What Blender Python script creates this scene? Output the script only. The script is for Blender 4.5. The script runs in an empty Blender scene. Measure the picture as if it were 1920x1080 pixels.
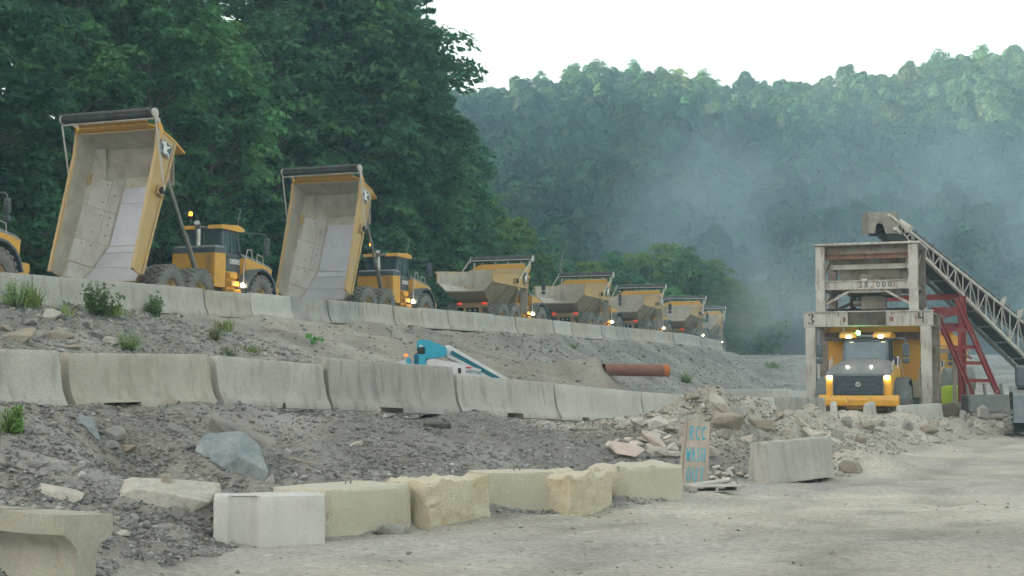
import bpy, bmesh, math, random
import numpy as np
from mathutils import Vector, Matrix, Euler

SC = bpy.context.scene
COL = SC.collection
R = math.radians
# ------------------------------------------------------------------ camera
F = 2700.0            # focal length in photo pixels (1920 wide)
EYE = 2.0
PITCH = math.atan((710 - 540) / F)
cam_data = bpy.data.cameras.new('camera')
cam = bpy.data.objects.new('camera', cam_data)
COL.objects.link(cam)
cam.location = (0, 0, EYE)
cam.rotation_euler = (math.pi / 2 + PITCH, 0, 0)
cam_data.sensor_width = 36
cam_data.lens = F / 1920 * 36
cam_data.clip_end = 5000
SC.camera = cam

# ------------------------------------------------------------------ world and sun
SUN_EL, SUN_VEC = R(10), Vector((-0.93, -0.37, 0)).normalized()
world = bpy.data.worlds.new('World')
SC.world = world
world.use_nodes = True
wn = world.node_tree
sky = wn.nodes.new('ShaderNodeTexSky')
sky.sky_type = 'NISHITA'
sky.sun_disc = False
sky.sun_elevation = SUN_EL
sky.sun_rotation = math.atan2(SUN_VEC.x, SUN_VEC.y)
sky.air_density = 1.0
sky.dust_density = 3.0
# a thin veil of even white cloud over the blue
bw = wn.nodes.new('ShaderNodeRGBToBW')
veil = wn.nodes.new('ShaderNodeMix'); veil.data_type = 'RGBA'
veil.inputs['Factor'].default_value = 0.88
tint = wn.nodes.new('ShaderNodeMix'); tint.data_type = 'RGBA'; tint.blend_type = 'MULTIPLY'
tint.inputs['Factor'].default_value = 1.0
tint.inputs['B'].default_value = (1.0, 0.935, 0.86, 1)
wn.links.new(sky.outputs['Color'], bw.inputs['Color'])
wn.links.new(bw.outputs['Val'], tint.inputs['A'])
wn.links.new(sky.outputs['Color'], veil.inputs['A'])
wn.links.new(tint.outputs['Result'], veil.inputs['B'])
bg = wn.nodes['Background']
bg.inputs['Strength'].default_value = 0.15
wn.links.new(veil.outputs['Result'], bg.inputs['Color'])

sun_d = bpy.data.lights.new('sun', 'SUN')
sun_d.energy = 5.0
sun_d.angle = R(0.6)
sun_d.color = (1.0, 0.74, 0.40)
sun = bpy.data.objects.new('sun', sun_d)
COL.objects.link(sun)
to_sun = Vector((SUN_VEC.x * math.cos(SUN_EL), SUN_VEC.y * math.cos(SUN_EL), math.sin(SUN_EL)))
sun.rotation_euler = to_sun.to_track_quat('Z', 'Y').to_euler()

SC.view_settings.view_transform = 'Standard'
SC.view_settings.look = 'None'
SC.view_settings.exposure = 2.38
SC.view_settings.gamma = 1.0
SC.render.engine = 'CYCLES'
SC.cycles.use_denoising = True
SC.cycles.max_bounces = 4
SC.cycles.use_adaptive_sampling = True
SC.cycles.adaptive_threshold = 0.03
SC.cycles.diffuse_bounces = 3
SC.cycles.glossy_bounces = 2
SC.cycles.transmission_bounces = 3
SC.cycles.transparent_max_bounces = 6
SC.cycles.volume_bounces = 1
SC.cycles.sample_clamp_indirect = 4.0

HAZE_DENSITY, HAZE_COLOR = 0.0009, (0.50, 0.81, 1.0)
rnd = random.Random(7)

# ------------------------------------------------------------------ pixels to places
def ray(px, py):
    a = (px - 960) / F; b = (540 - py) / F
    return Vector((a, math.cos(PITCH) - b * math.sin(PITCH), math.sin(PITCH) + b * math.cos(PITCH)))
def at(px, py, Y):
    d = ray(px, py)
    return Vector((0, 0, EYE)) + d * (Y / d.y)

# ------------------------------------------------------------------ materials
MATS = {}
def mat(name, c1, c2=None, scale=3.0, rough=0.85, bump=0.0, bscale=30.0, metal=0.0, stain=None, stain_amt=0.5,
        stain_scale=(2, 2, 0.4), dust=None, dust_amt=0.0, spec=0.3, emit=None, estr=0.0, contrast=(0.35, 0.65), attr=None,
        fine=0.0):
    """weathered procedural surface: two mottled colours, optional streaked stain, dust or painted top light on upward faces, bump"""
    if name in MATS: return MATS[name]
    m = bpy.data.materials.new(name); m.use_nodes = True
    nt = m.node_tree; N = nt.nodes; L = nt.links
    b = N['Principled BSDF']
    b.inputs['Roughness'].default_value = rough
    b.inputs['Metallic'].default_value = metal
    b.inputs['Specular IOR Level'].default_value = spec
    tc = N.new('ShaderNodeTexCoord'); oi = N.new('ShaderNodeObjectInfo')
    addv = N.new('ShaderNodeVectorMath'); addv.operation = 'MULTIPLY_ADD'
    comb = N.new('ShaderNodeCombineXYZ')
    for k in ('X', 'Y', 'Z'): L.new(oi.outputs['Random'], comb.inputs[k])
    L.new(comb.outputs[0], addv.inputs[0]); addv.inputs[1].default_value = (37, 53, 71)
    L.new(tc.outputs['Object'], addv.inputs[2])
    vec = addv.outputs[0]
    def noise(sc, det=5.0, rgh=0.6, v=None):
        n = N.new('ShaderNodeTexNoise'); n.inputs['Scale'].default_value = sc
        n.inputs['Detail'].default_value = det; n.inputs['Roughness'].default_value = rgh
        L.new(v or vec, n.inputs['Vector']); return n.outputs['Fac']
    def ramp(fac, a, bb, amt=1.0):
        r = N.new('ShaderNodeMapRange'); r.inputs['From Min'].default_value = a; r.inputs['From Max'].default_value = bb
        r.inputs['To Max'].default_value = amt; L.new(fac, r.inputs['Value']); return r.outputs[0]
    def mix(fac, A, B, blend='MIX'):
        x = N.new('ShaderNodeMix'); x.data_type = 'RGBA'; x.blend_type = blend
        if isinstance(fac, float): x.inputs['Factor'].default_value = fac
        else: L.new(fac, x.inputs['Factor'])
        for s, v in (('A', A), ('B', B)):
            if isinstance(v, tuple): x.inputs[s].default_value = (*v, 1)
            else: L.new(v, x.inputs[s])
        return x.outputs['Result']
    c = c1
    if attr:
        at_ = N.new('ShaderNodeAttribute'); at_.attribute_name = attr
        c = at_.outputs['Color']
        if c2: c = mix(ramp(noise(scale), contrast[0], contrast[1], 0.6), c, c2, 'MULTIPLY')
    elif c2:
        c = mix(ramp(noise(scale), *contrast), c1, c2)
    if fine:
        g = ramp(noise(bscale * 1.3, 3.0, 0.7), 0.3, 0.7)
        lo = 1.0 - fine
        c = mix(1.0, c, mix(g, (lo, lo, lo), (1 + fine * .6,) * 3), 'MULTIPLY')
    if stain:
        mp = N.new('ShaderNodeMapping'); mp.inputs['Scale'].default_value = stain_scale
        L.new(vec, mp.inputs['Vector'])
        c = mix(ramp(noise(1.6, 6.0, 0.65, mp.outputs[0]), 0.5, 0.72, stain_amt), c, stain)
    if dust:
        ge = N.new('ShaderNodeNewGeometry'); sx = N.new('ShaderNodeSeparateXYZ')
        L.new(ge.outputs['Normal'], sx.inputs[0])
        up = ramp(sx.outputs['Z'], -0.2, 0.9, dust_amt)
        mm = N.new('ShaderNodeMath'); mm.operation = 'MULTIPLY_ADD'
        L.new(ramp(noise(2.2), 0.35, 0.7), mm.inputs[0]); mm.inputs[1].default_value = dust_amt * 0.7
        L.new(up, mm.inputs[2]); mm.use_clamp = True
        c = mix(mm.outputs[0], c, dust)
    if isinstance(c, tuple): b.inputs['Base Color'].default_value = (*c, 1)
    else: L.new(c, b.inputs['Base Color'])
    if bump:
        bp = N.new('ShaderNodeBump'); bp.inputs['Strength'].default_value = min(1.0, bump)
        bp.inputs['Distance'].default_value = 0.03
        L.new(noise(bscale, 6.0, 0.65), bp.inputs['Height']); L.new(bp.outputs[0], b.inputs['Normal'])
    if emit:
        b.inputs['Emission Color'].default_value = (*emit, 1); b.inputs['Emission Strength'].default_value = estr
    MATS[name] = m
    return m

def leaf_mat(name, c1, c2, c3, trans=0.45, attr=True):
    if name in MATS: return MATS[name]
    m = bpy.data.materials.new(name); m.use_nodes = True
    nt = m.node_tree; N = nt.nodes; L = nt.links
    N.remove(N['Principled BSDF'])
    out = N['Material Output']
    oi = N.new('ShaderNodeObjectInfo'); a = N.new('ShaderNodeAttribute'); a.attribute_name = 'tint'
    sep = N.new('ShaderNodeSeparateColor'); L.new(a.outputs['Color'], sep.inputs[0])
    mx = N.new('ShaderNodeMix'); mx.data_type = 'RGBA'
    mx.inputs['A'].default_value = (*c1, 1); mx.inputs['B'].default_value = (*c2, 1)
    L.new(sep.outputs[0], mx.inputs['Factor'])
    mr = N.new('ShaderNodeMath'); mr.operation = 'MULTIPLY_ADD'
    L.new(oi.outputs['Random'], mr.inputs[0]); mr.inputs[1].default_value = 0.45
    L.new(sep.outputs[1], mr.inputs[2])
    pw = N.new('ShaderNodeMath'); pw.operation = 'POWER'; L.new(mr.outputs[0], pw.inputs[0]); pw.inputs[1].default_value = 3.0
    pw.use_clamp = True
    m2 = N.new('ShaderNodeMix'); m2.data_type = 'RGBA'; L.new(pw.outputs[0], m2.inputs['Factor'])
    L.new(mx.outputs['Result'], m2.inputs['A']); m2.inputs['B'].default_value = (*c3, 1)
    fr = N.new('ShaderNodeMath'); fr.operation = 'MULTIPLY'; L.new(oi.outputs['Random'], fr.inputs[0]); fr.inputs[1].default_value = 7.31
    f2 = N.new('ShaderNodeMath'); f2.operation = 'FRACT'; L.new(fr.outputs[0], f2.inputs[0])
    f3 = N.new('ShaderNodeMapRange'); L.new(f2.outputs[0], f3.inputs['Value']); f3.inputs['To Min'].default_value = 0.62; f3.inputs['To Max'].default_value = 1.4
    vm = N.new('ShaderNodeVectorMath'); vm.operation = 'SCALE'; L.new(m2.outputs['Result'], vm.inputs[0]); L.new(f3.outputs[0], vm.inputs['Scale'])
    col = vm.outputs[0]
    d = N.new('ShaderNodeBsdfDiffuse'); t = N.new('ShaderNodeBsdfTranslucent')
    L.new(col, d.inputs['Color']); L.new(col, t.inputs['Color'])
    ms = N.new('ShaderNodeMixShader'); ms.inputs[0].default_value = trans
    L.new(d.outputs[0], ms.inputs[1]); L.new(t.outputs[0], ms.inputs[2])
    g = N.new('ShaderNodeBsdfGlossy'); g.inputs['Roughness'].default_value = 0.5; g.inputs['Color'].default_value = (.5, .55, .55, 1)
    m3 = N.new('ShaderNodeMixShader'); m3.inputs[0].default_value = 0.025
    L.new(ms.outputs[0], m3.inputs[1]); L.new(g.outputs[0], m3.inputs[2])
    L.new(m3.outputs[0], out.inputs['Surface'])
    MATS[name] = m
    return m

DUST = (0.36, 0.33, 0.28)
mat('concrete', (0.49, 0.475, 0.43), (0.40, 0.385, 0.345), 1.3, 0.92, 0.45, 26, stain=(0.21, 0.20, 0.175), stain_amt=0.7, stain_scale=(4, 4, .3), fine=.2)
mat('concrete_light', (0.53, 0.52, 0.48), (0.45, 0.44, 0.40), 1.3, 0.92, 0.3, 26, stain=(0.33, 0.32, 0.29), stain_amt=0.5, stain_scale=(3, 3, .35), fine=.1)
mat('concrete_dark', (0.31, 0.305, 0.28), (0.40, 0.39, 0.35), 1.1, 0.92, 0.35, 26, stain=(0.14, 0.14, 0.125), stain_amt=0.75, stain_scale=(3, 3, .3), fine=.12)
mat('concrete_tan', (0.46, 0.43, 0.365), (0.37, 0.345, 0.285), 1.1, 0.92, 0.45, 24, stain=(0.25, 0.215, 0.165), stain_amt=0.75, stain_scale=(2, 2, .5), fine=.12)
mat('block_cream', (0.61, 0.565, 0.45), (0.52, 0.47, 0.35), 2.2, 0.93, 1.0, 34, stain=(0.43, 0.31, 0.14), stain_amt=0.6, stain_scale=(2, 2, 1), fine=.15, dust=(.62, .58, .50), dust_amt=.5)  # pale dust colour also carries the light on the block tops
mat('block_gold', (0.58, 0.52, 0.37), (0.49, 0.42, 0.27), 2.6, 0.93, 0.55, 26, stain=(0.36, 0.25, 0.11), stain_amt=0.65, stain_scale=(1.5, 1.5, 2.2), fine=.3, dust=(.62, .57, .48), dust_amt=.45)  # upward faces paler: top light mixed into the dust tone
mat('block_white', (0.60, 0.59, 0.56), (0.53, 0.52, 0.49), 1.5, 0.93, 0.25, 24, stain=(0.44, 0.43, 0.40), stain_amt=0.5, stain_scale=(3, 3, .3), fine=.07)
mat('rubble_white', (0.60, 0.555, 0.50), (0.50, 0.45, 0.40), 3, 0.95, 0.6, 20, fine=.15)
mat('rubble_pink', (0.54, 0.42, 0.37), (0.56, 0.48, 0.43), 2, 0.95, 0.5, 20, fine=.15)
mat('rock_blue', (0.20, 0.24, 0.26), (0.29, 0.32, 0.33), 2.5, 0.8, 0.7, 10, stain=(0.40, 0.40, 0.37), stain_amt=.6, fine=.2)
mat('rock_grey', (0.25, 0.245, 0.23), (0.34, 0.33, 0.30), 3, 0.9, 0.7, 12, fine=.2)
mat('rock_pale', (0.52, 0.49, 0.43), (0.42, 0.39, 0.34), 3, 0.95, 0.6, 14, fine=.2)
mat('rock_tan', (0.38, 0.33, 0.26), (0.30, 0.26, 0.21), 3, 0.95, 0.6, 14, fine=.2)
mat('rock_dark', (0.10, 0.095, 0.085), (0.17, 0.16, 0.14), 3, 0.95, 0.6, 14, fine=.2)
mat('gravel_stone', (0.20, 0.20, 0.195), (0.30, 0.295, 0.28), 1, 0.9, attr='tint')
mat('ground', (0.3, 0.3, 0.3), (0.62, 0.60, 0.57), 0.55, 0.97, 1.0, 9, attr='tint', fine=.30)
mat('yellow', (0.76, 0.37, 0.010), (0.66, 0.33, 0.02), 2, 0.5, stain=(0.42, 0.28, 0.10), stain_amt=.45, stain_scale=(1.5, 1.5, .6), dust=(0.50, 0.39, 0.20), dust_amt=.35, spec=.4)
mat('yellow_tan', (0.60, 0.36, 0.09), (0.50, 0.36, 0.18), 0.8, 0.7, dust=(0.44, 0.36, 0.24), dust_amt=.55, stain=(.42, .34, .23), stain_amt=.6, fine=.06)
mat('yellow_dirty', (0.50, 0.27, 0.05), (0.36, 0.24, 0.11), 3, 0.75, dust=DUST, dust_amt=.5, stain=(.12, .08, .04), stain_amt=.5)
mat('bed_inside', (0.54, 0.50, 0.42), (0.42, 0.375, 0.30), 1.4, 0.9, 0.2, 20, stain=(.28, .24, .18), stain_amt=.4, stain_scale=(.5, 1.6, 1.6), fine=.15)
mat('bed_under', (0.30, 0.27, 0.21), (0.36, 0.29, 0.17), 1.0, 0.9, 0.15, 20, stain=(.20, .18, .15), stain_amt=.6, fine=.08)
mat('bed_liner', (0.60, 0.58, 0.54), (0.52, 0.50, 0.46), 1.1, 0.75, 0.08, 20, stain=(.38, .34, .28), stain_amt=.7, stain_scale=(.5, 1.2, 1.2), fine=.1)
mat('bed_floor', (0.55, 0.56, 0.62), (0.48, 0.49, 0.55), 1.3, 0.6, 0.08, 20, stain=(.42, .41, .40), stain_amt=.4, stain_scale=(.5, 1, 1))
mat('bed_tail', (0.38, 0.39, 0.43), (0.46, 0.46, 0.48), 0.9, 0.5, 0.08, 20, stain=(.50, .49, .47), stain_amt=.5, stain_scale=(.4, 1.5, 1))
mat('slate', (0.030, 0.050, 0.068), (0.045, 0.065, 0.08), 3, 0.45, dust=(0.30, 0.31, 0.31), dust_amt=.28, spec=.4)
mat('slate_top', (0.13, 0.145, 0.16), (0.19, 0.20, 0.21), 3, 0.5, dust=(0.26, 0.265, 0.27), dust_amt=.35)
mat('grille', (0.035, 0.055, 0.065), (0.06, 0.08, 0.09), 8, 0.6)
mat('glass', (0.03, 0.075, 0.085), (0.06, 0.11, 0.115), 2.0, 0.08, spec=.8)
mat('glass_front', (0.03, 0.075, 0.10), (0.06, 0.11, 0.14), 2.5, 0.08, spec=.8)
mat('tyre', (0.115, 0.112, 0.10), (0.19, 0.185, 0.165), 4, 0.92, dust=(0.30, 0.29, 0.26), dust_amt=.4)
mat('rim', (0.55, 0.36, 0.12), (0.40, 0.30, 0.17), 4, 0.7, dust=DUST, dust_amt=.3)
mat('black', (0.018, 0.018, 0.018), (0.03, 0.03, 0.03), 4, 0.55)
mat('tarp', (0.028, 0.030, 0.032), (0.06, 0.06, 0.058), 3, 0.7, 0.3, 12, dust=(.22, .21, .19), dust_amt=.2)
mat('pole', (0.55, 0.53, 0.49), (0.44, 0.42, 0.38), 4, 0.5)
mat('steel', (0.22, 0.21, 0.19), (0.31, 0.29, 0.25), 4, 0.5, metal=.4, dust=DUST, dust_amt=.3)
mat('chrome', (0.5, 0.5, 0.48), (0.42, 0.41, 0.38), 4, 0.3, metal=.8)
mat('lamp_warm', (1, .85, .6), emit=(1.0, 0.80, 0.48), estr=6)
mat('lamp_head', (1, .95, .8), emit=(1.0, 0.88, 0.62), estr=9)
mat('lamp_amber', (1, .35, .05), emit=(1.0, 0.22, 0.01), estr=2.2)
mat('lamp_green', (.1, .8, .2), emit=(0.15, 1.0, 0.25), estr=6)
mat('lamp_red', (0.75, 0.06, 0.03), emit=(1.0, 0.07, 0.03), estr=.12)
mat('lamp_off', (0.72, 0.72, 0.70), (0.6, 0.6, 0.58), 4, 0.25)
mat('white_text', (0.78, 0.78, 0.76), (0.7, 0.7, 0.68), 4, 0.6)
mat('yellow_text', (0.85, 0.75, 0.02), (0.8, 0.7, 0.03), 4, 0.5)
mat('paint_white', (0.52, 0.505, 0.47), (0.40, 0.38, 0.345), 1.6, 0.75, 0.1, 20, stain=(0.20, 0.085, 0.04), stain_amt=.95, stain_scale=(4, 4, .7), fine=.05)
mat('paint_dark', (0.33, 0.30, 0.255), (0.20, 0.17, 0.13), 1.4, 0.85, 0.1, 20, stain=(0.13, 0.06, 0.035), stain_amt=.85, stain_scale=(1.2, 1.2, 1))  # darker tone of the paint, for rear, side and inner steel
mat('rust', (0.17, 0.085, 0.055), (0.25, 0.15, 0.10), 3, 0.9, 0.2, 30, stain=(.36, .33, .30), stain_amt=.3)
mat('rust_dark', (0.055, 0.045, 0.04), (0.10, 0.08, 0.07), 3, 0.9, 0.2, 30, stain=(.25, .22, .20), stain_amt=.3)
mat('red_paint', (0.38, 0.05, 0.055), (0.30, 0.07, 0.07), 2, 0.65, stain=(.35, .25, .22), stain_amt=.5, stain_scale=(2, 2, .6))
mat('truss_white', (0.55, 0.53, 0.48), (0.43, 0.40, 0.35), 2, 0.7, stain=(.25, .18, .12), stain_amt=.5)
mat('truss_grey', (0.17, 0.18, 0.175), (0.23, 0.235, 0.22), 2, 0.8)
mat('hopper_dark', (0.10, 0.07, 0.045), (0.30, 0.26, 0.20), 1.1, 0.9)  # dark mottled tone of the patch on the hopper cone
mat('belt', (0.035, 0.04, 0.042), (0.06, 0.065, 0.065), 3, 0.8)
mat('pipe_rust', (0.20, 0.075, 0.05), (0.25, 0.11, 0.075), 2.5, 0.8, 0.2, 30, dust=DUST, dust_amt=.12)
mat('pipe_band', (0.58, 0.17, 0.04), (0.48, 0.16, 0.05), 4, 0.7)
mat('turquoise', (0.012, 0.30, 0.45), (0.02, 0.34, 0.50), 3, 0.35, spec=.5)
mat('turquoise_dark', (0.008, 0.10, 0.17), (0.012, 0.14, 0.22), 3, 0.45)
mat('lift_white', (0.62, 0.62, 0.64), (0.56, 0.56, 0.57), 2, 0.4)
mat('lift_boom', (0.66, 0.66, 0.65), (0.58, 0.58, 0.57), 2, 0.4)
mat('teal_stripe', (0.01, 0.12, 0.16), None, rough=.5)
mat('orange', (0.8, 0.2, 0.03), None, rough=.5, emit=(1, .25, .03), estr=.25)
mat('red_label', (0.6, 0.05, 0.03), None, rough=.6)
mat('plywood', (0.46, 0.40, 0.33), (0.38, 0.33, 0.27), 2, 0.85, 0.2, 30, stain=(.24, .2, .16), stain_amt=.5, stain_scale=(4, 4, .5))
mat('spray_blue', (0.03, 0.37, 0.52), (0.15, 0.41, 0.49), 7, 0.7)
mat('bark', (0.065, 0.06, 0.045), (0.11, 0.10, 0.08), 4, 0.95, 0.6, 14)
mat('bark_dead', (0.30, 0.28, 0.26), (0.22, 0.20, 0.18), 4, 0.95, 0.4, 14)
mat('lime', (0.45, 0.62, 0.03), (0.38, 0.52, 0.04), 3, 0.6)
mat('loader_blue', (0.08, 0.14, 0.20), (0.14, 0.18, 0.22), 3, 0.6, dust=DUST, dust_amt=.4)
leaf_mat('leaf_dark', (0.030, 0.120, 0.070), (0.082, 0.250, 0.112), (0.20, 0.31, 0.06))
leaf_mat('leaf_mid', (0.042, 0.155, 0.066), (0.120, 0.300, 0.098), (0.26, 0.35, 0.06))
leaf_mat('leaf_olive', (0.085, 0.18, 0.040), (0.18, 0.30, 0.055), (0.30, 0.31, 0.05))
leaf_mat('needle', (0.030, 0.115, 0.068), (0.070, 0.205, 0.098), (0.12, 0.24, 0.085), 0.35)
leaf_mat('leaf_far', (0.013, 0.056, 0.044), (0.050, 0.135, 0.070), (0.20, 0.18, 0.05), 0.15)
leaf_mat('weed', (0.13, 0.25, 0.07), (0.22, 0.36, 0.10), (0.30, 0.38, 0.12), .35)
leaf_mat('weed_bright', (0.10, 0.40, 0.05), (0.16, 0.5, 0.07), (0.2, 0.5, 0.1), .35)
leaf_mat('weed_grass', (0.20, 0.27, 0.07), (0.28, 0.33, 0.10), (0.33, 0.33, 0.14), .3)

# ------------------------------------------------------------------ object helpers
def setp(o, label=None, cat=None, group=None, kind=None):
    if label: o['label'] = label
    if cat: o['category'] = cat
    if group: o['group'] = group
    if kind: o['kind'] = kind
    return o
def empty(name, loc=(0, 0, 0), rz=0.0, label=None, cat=None, group=None):
    o = bpy.data.objects.new(name, None); COL.objects.link(o)
    o.empty_display_size = 0.2
    o.location = loc; o.rotation_euler = (0, 0, rz)
    return setp(o, label, cat, group)
def link(name, me, parent=None, loc=None, rot=None, M=None):
    o = bpy.data.objects.new(name, me); COL.objects.link(o)
    if parent is not None: o.parent = parent
    if M is not None: o.matrix_basis = M
    else:
        if loc is not None: o.location = loc
        if rot is not None: o.rotation_euler = rot
    return o

class MB:
    def __init__(s): s.v = []; s.f = []
    def add(s, v, f, M=None):
        n = len(s.v)
        s.v += [tuple(M @ Vector(p)) if M is not None else tuple(p) for p in v]
        s.f += [tuple(i + n for i in q) for q in f]
        return s
    def box(s, x0, x1, y0, y1, z0, z1, b=0.0, M=None):
        x0, x1 = min(x0, x1), max(x0, x1); y0, y1 = min(y0, y1), max(y0, y1); z0, z1 = min(z0, z1), max(z0, z1)
        b = min(b, (x1 - x0) * .45, (y1 - y0) * .45, (z1 - z0) * .45)
        if b <= 0:
            v = [(x, y, z) for x in (x0, x1) for y in (y0, y1) for z in (z0, z1)]
            f = [(0, 1, 3, 2), (4, 6, 7, 5), (0, 4, 5, 1), (2, 3, 7, 6), (0, 2, 6, 4), (1, 5, 7, 3)]
            return s.add(v, f, M)
        v = []; idx = {}
        for ix in (0, 1):
            for iy in (0, 1):
                for iz in (0, 1):
                    X = (x0, x1)[ix]; Y = (y0, y1)[iy]; Z = (z0, z1)[iz]
                    dx = b if ix == 0 else -b; dy = b if iy == 0 else -b; dz = b if iz == 0 else -b
                    for a, p in enumerate(((X, Y + dy, Z + dz), (X + dx, Y, Z + dz), (X + dx, Y + dy, Z))):
                        idx[ix, iy, iz, a] = len(v); v.append(p)
        f = []
        g = lambda x, y, z, a: idx[x, y, z, a]
        f += [(g(0, 0, 0, 0), g(0, 0, 1, 0), g(0, 1, 1, 0), g(0, 1, 0, 0)), (g(1, 0, 0, 0), g(1, 1, 0, 0), g(1, 1, 1, 0), g(1, 0, 1, 0))]
        f += [(g(0, 0, 0, 1), g(1, 0, 0, 1), g(1, 0, 1, 1), g(0, 0, 1, 1)), (g(0, 1, 0, 1), g(0, 1, 1, 1), g(1, 1, 1, 1), g(1, 1, 0, 1))]
        f += [(g(0, 0, 0, 2), g(0, 1, 0, 2), g(1, 1, 0, 2), g(1, 0, 0, 2)), (g(0, 0, 1, 2), g(1, 0, 1, 2), g(1, 1, 1, 2), g(0, 1, 1, 2))]
        for y in (0, 1):
            for z in (0, 1): f.append((g(0, y, z, 1), g(1, y, z, 1), g(1, y, z, 2), g(0, y, z, 2)))
        for x in (0, 1):
            for z in (0, 1): f.append((g(x, 0, z, 0), g(x, 1, z, 0), g(x, 1, z, 2), g(x, 0, z, 2)))
        for x in (0, 1):
            for y in (0, 1): f.append((g(x, y, 0, 0), g(x, y, 1, 0), g(x, y, 1, 1), g(x, y, 0, 1)))
        for x in (0, 1):
            for y in (0, 1):
                for z in (0, 1): f.append((g(x, y, z, 0), g(x, y, z, 1), g(x, y, z, 2)))
        return s.add(v, f, M)
    def tube(s, p0, p1, r0, r1=None, n=8, cap=True):
        p0 = Vector(p0); p1 = Vector(p1); r1 = r0 if r1 is None else r1
        d = (p1 - p0)
        if d.length < 1e-6: return s
        q = d.to_track_quat('Z', 'Y'); v = []
        for p, r in ((p0, r0), (p1, r1)):
            for i in range(n):
                a = 2 * math.pi * i / n
                v.append(p + q @ Vector((math.cos(a) * r, math.sin(a) * r, 0)))
        f = [(i, (i + 1) % n, n + (i + 1) % n, n + i) for i in range(n)]
        if cap: f += [tuple(reversed(range(n))), tuple(range(n, 2 * n))]
        return s.add(v, f)
    def path(s, pts, r, n=6):
        for a, b in zip(pts[:-1], pts[1:]): s.tube(a, b, r, r, n)
        return s
    def beam(s, p0, p1, w, h, up=(0, 0, 1)):
        """rectangular bar from p0 to p1: w across, h along 'up'"""
        p0 = Vector(p0); p1 = Vector(p1); d = (p1 - p0).normalized(); u = Vector(up)
        a = d.cross(u)
        if a.length < 1e-4: a = d.cross(Vector((1, 0, 0)))
        a.normalize(); u = a.cross(d).normalized()
        v = []
        for p in (p0, p1):
            for i, j in ((-1, -1), (1, -1), (1, 1), (-1, 1)): v.append(p + a * (i * w / 2) + u * (j * h / 2))
        return s.add(v, [(0, 1, 2, 3), (7, 6, 5, 4), (0, 4, 5, 1), (1, 5, 6, 2), (2, 6, 7, 3), (3, 7, 4, 0)])
    def ibeam(s, p0, p1, w, h, t=0.04, up=(0, 0, 1)):
        p0 = Vector(p0); p1 = Vector(p1); d = (p1 - p0).normalized(); u = Vector(up)
        a = d.cross(u)
        if a.length < 1e-4: a = d.cross(Vector((1, 0, 0)))
        a.normalize(); u = a.cross(d).normalized()
        s.beam(p0, p1, t, h - 2 * t, u)
        s.beam(p0 + u * (h / 2 - t / 2), p1 + u * (h / 2 - t / 2), w, t, u)
        s.beam(p0 - u * (h / 2 - t / 2), p1 - u * (h / 2 - t / 2), w, t, u)
        return s
    def prism(s, prof, y0, y1, axis='y'):
        """polygon given as (x,z) extruded along y (or (y,z) along x, or (x,y) along z)"""
        n = len(prof)
        def P(a, b, c): return {'y': (a, c, b), 'x': (c, a, b), 'z': (a, b, c)}[axis]
        v = [P(a, b, y0) for a, b in prof] + [P(a, b, y1) for a, b in prof]
        f = [tuple(range(n)), tuple(reversed(range(n, 2 * n)))] + [(i, n + i, n + (i + 1) % n, (i + 1) % n) for i in range(n)]
        return s.add(v, f)
    def lathe(s, prof, n=24, axis='y', c=(0, 0, 0)):
        """profile of (radius, along) round the axis"""
        v = []; m = len(prof); c = Vector(c)
        for i in range(n):
            a = 2 * math.pi * i / n; ca, sa = math.cos(a), math.sin(a)
            for r, h in prof:
                p = {'y': (r * ca, h, r * sa), 'z': (r * ca, r * sa, h), 'x': (h, r * ca, r * sa)}[axis]
                v.append(c + Vector(p))
        f = []
        for i in range(n):
            j = (i + 1) % n
            for k in range(m - 1): f.append((i * m + k, j * m + k, j * m + k + 1, i * m + k + 1))
        return s.add(v, f)
    def mesh(s, name, material, smooth=False, fix=True):
        me = bpy.data.meshes.new(name); me.from_pydata(s.v, [], s.f)
        if fix:
            bm = bmesh.new(); bm.from_mesh(me); bmesh.ops.recalc_face_normals(bm, faces=bm.faces); bm.to_mesh(me); bm.free()
        me.materials.append(MATS[material])
        if smooth: shade(me)
        return me
    def build(s, name, material, parent=None, smooth=False, **k):
        return link(name, s.mesh(name, material, smooth), parent, **k)

def shade(me, ang=40):
    me.polygons.foreach_set('use_smooth', [True] * len(me.polygons))
    try: me.set_sharp_from_angle(angle=R(ang))
    except Exception: pass

def np_mesh(name, V, faces, material, tint=None, smooth=False):
    """V (n,3); faces (m,k) numpy; tint (n,) or (n,2) per vertex"""
    me = bpy.data.meshes.new(name)
    V = np.asarray(V, dtype=np.float32); faces = np.asarray(faces, dtype=np.int32)
    m, k = faces.shape
    me.vertices.add(len(V)); me.vertices.foreach_set('co', V.ravel())
    me.loops.add(m * k); me.loops.foreach_set('vertex_index', faces.ravel())
    me.polygons.add(m); me.polygons.foreach_set('loop_start', np.arange(0, m * k, k, dtype=np.int32))
    me.update(calc_edges=True)
    if tint is not None:
        tint = np.asarray(tint, dtype=np.float32)
        C = np.zeros((len(V), 4), dtype=np.float32); C[:, 3] = 1
        if tint.ndim == 1: C[:, 0] = tint
        else: C[:, :tint.shape[1]] = tint
        ca = me.color_attributes.new('tint', 'FLOAT_COLOR', 'POINT'); ca.data.foreach_set('color', C.ravel())
    me.materials.append(MATS[material])
    if smooth: me.polygons.foreach_set('use_smooth', [True] * m)
    me.validate()
    return me

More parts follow.
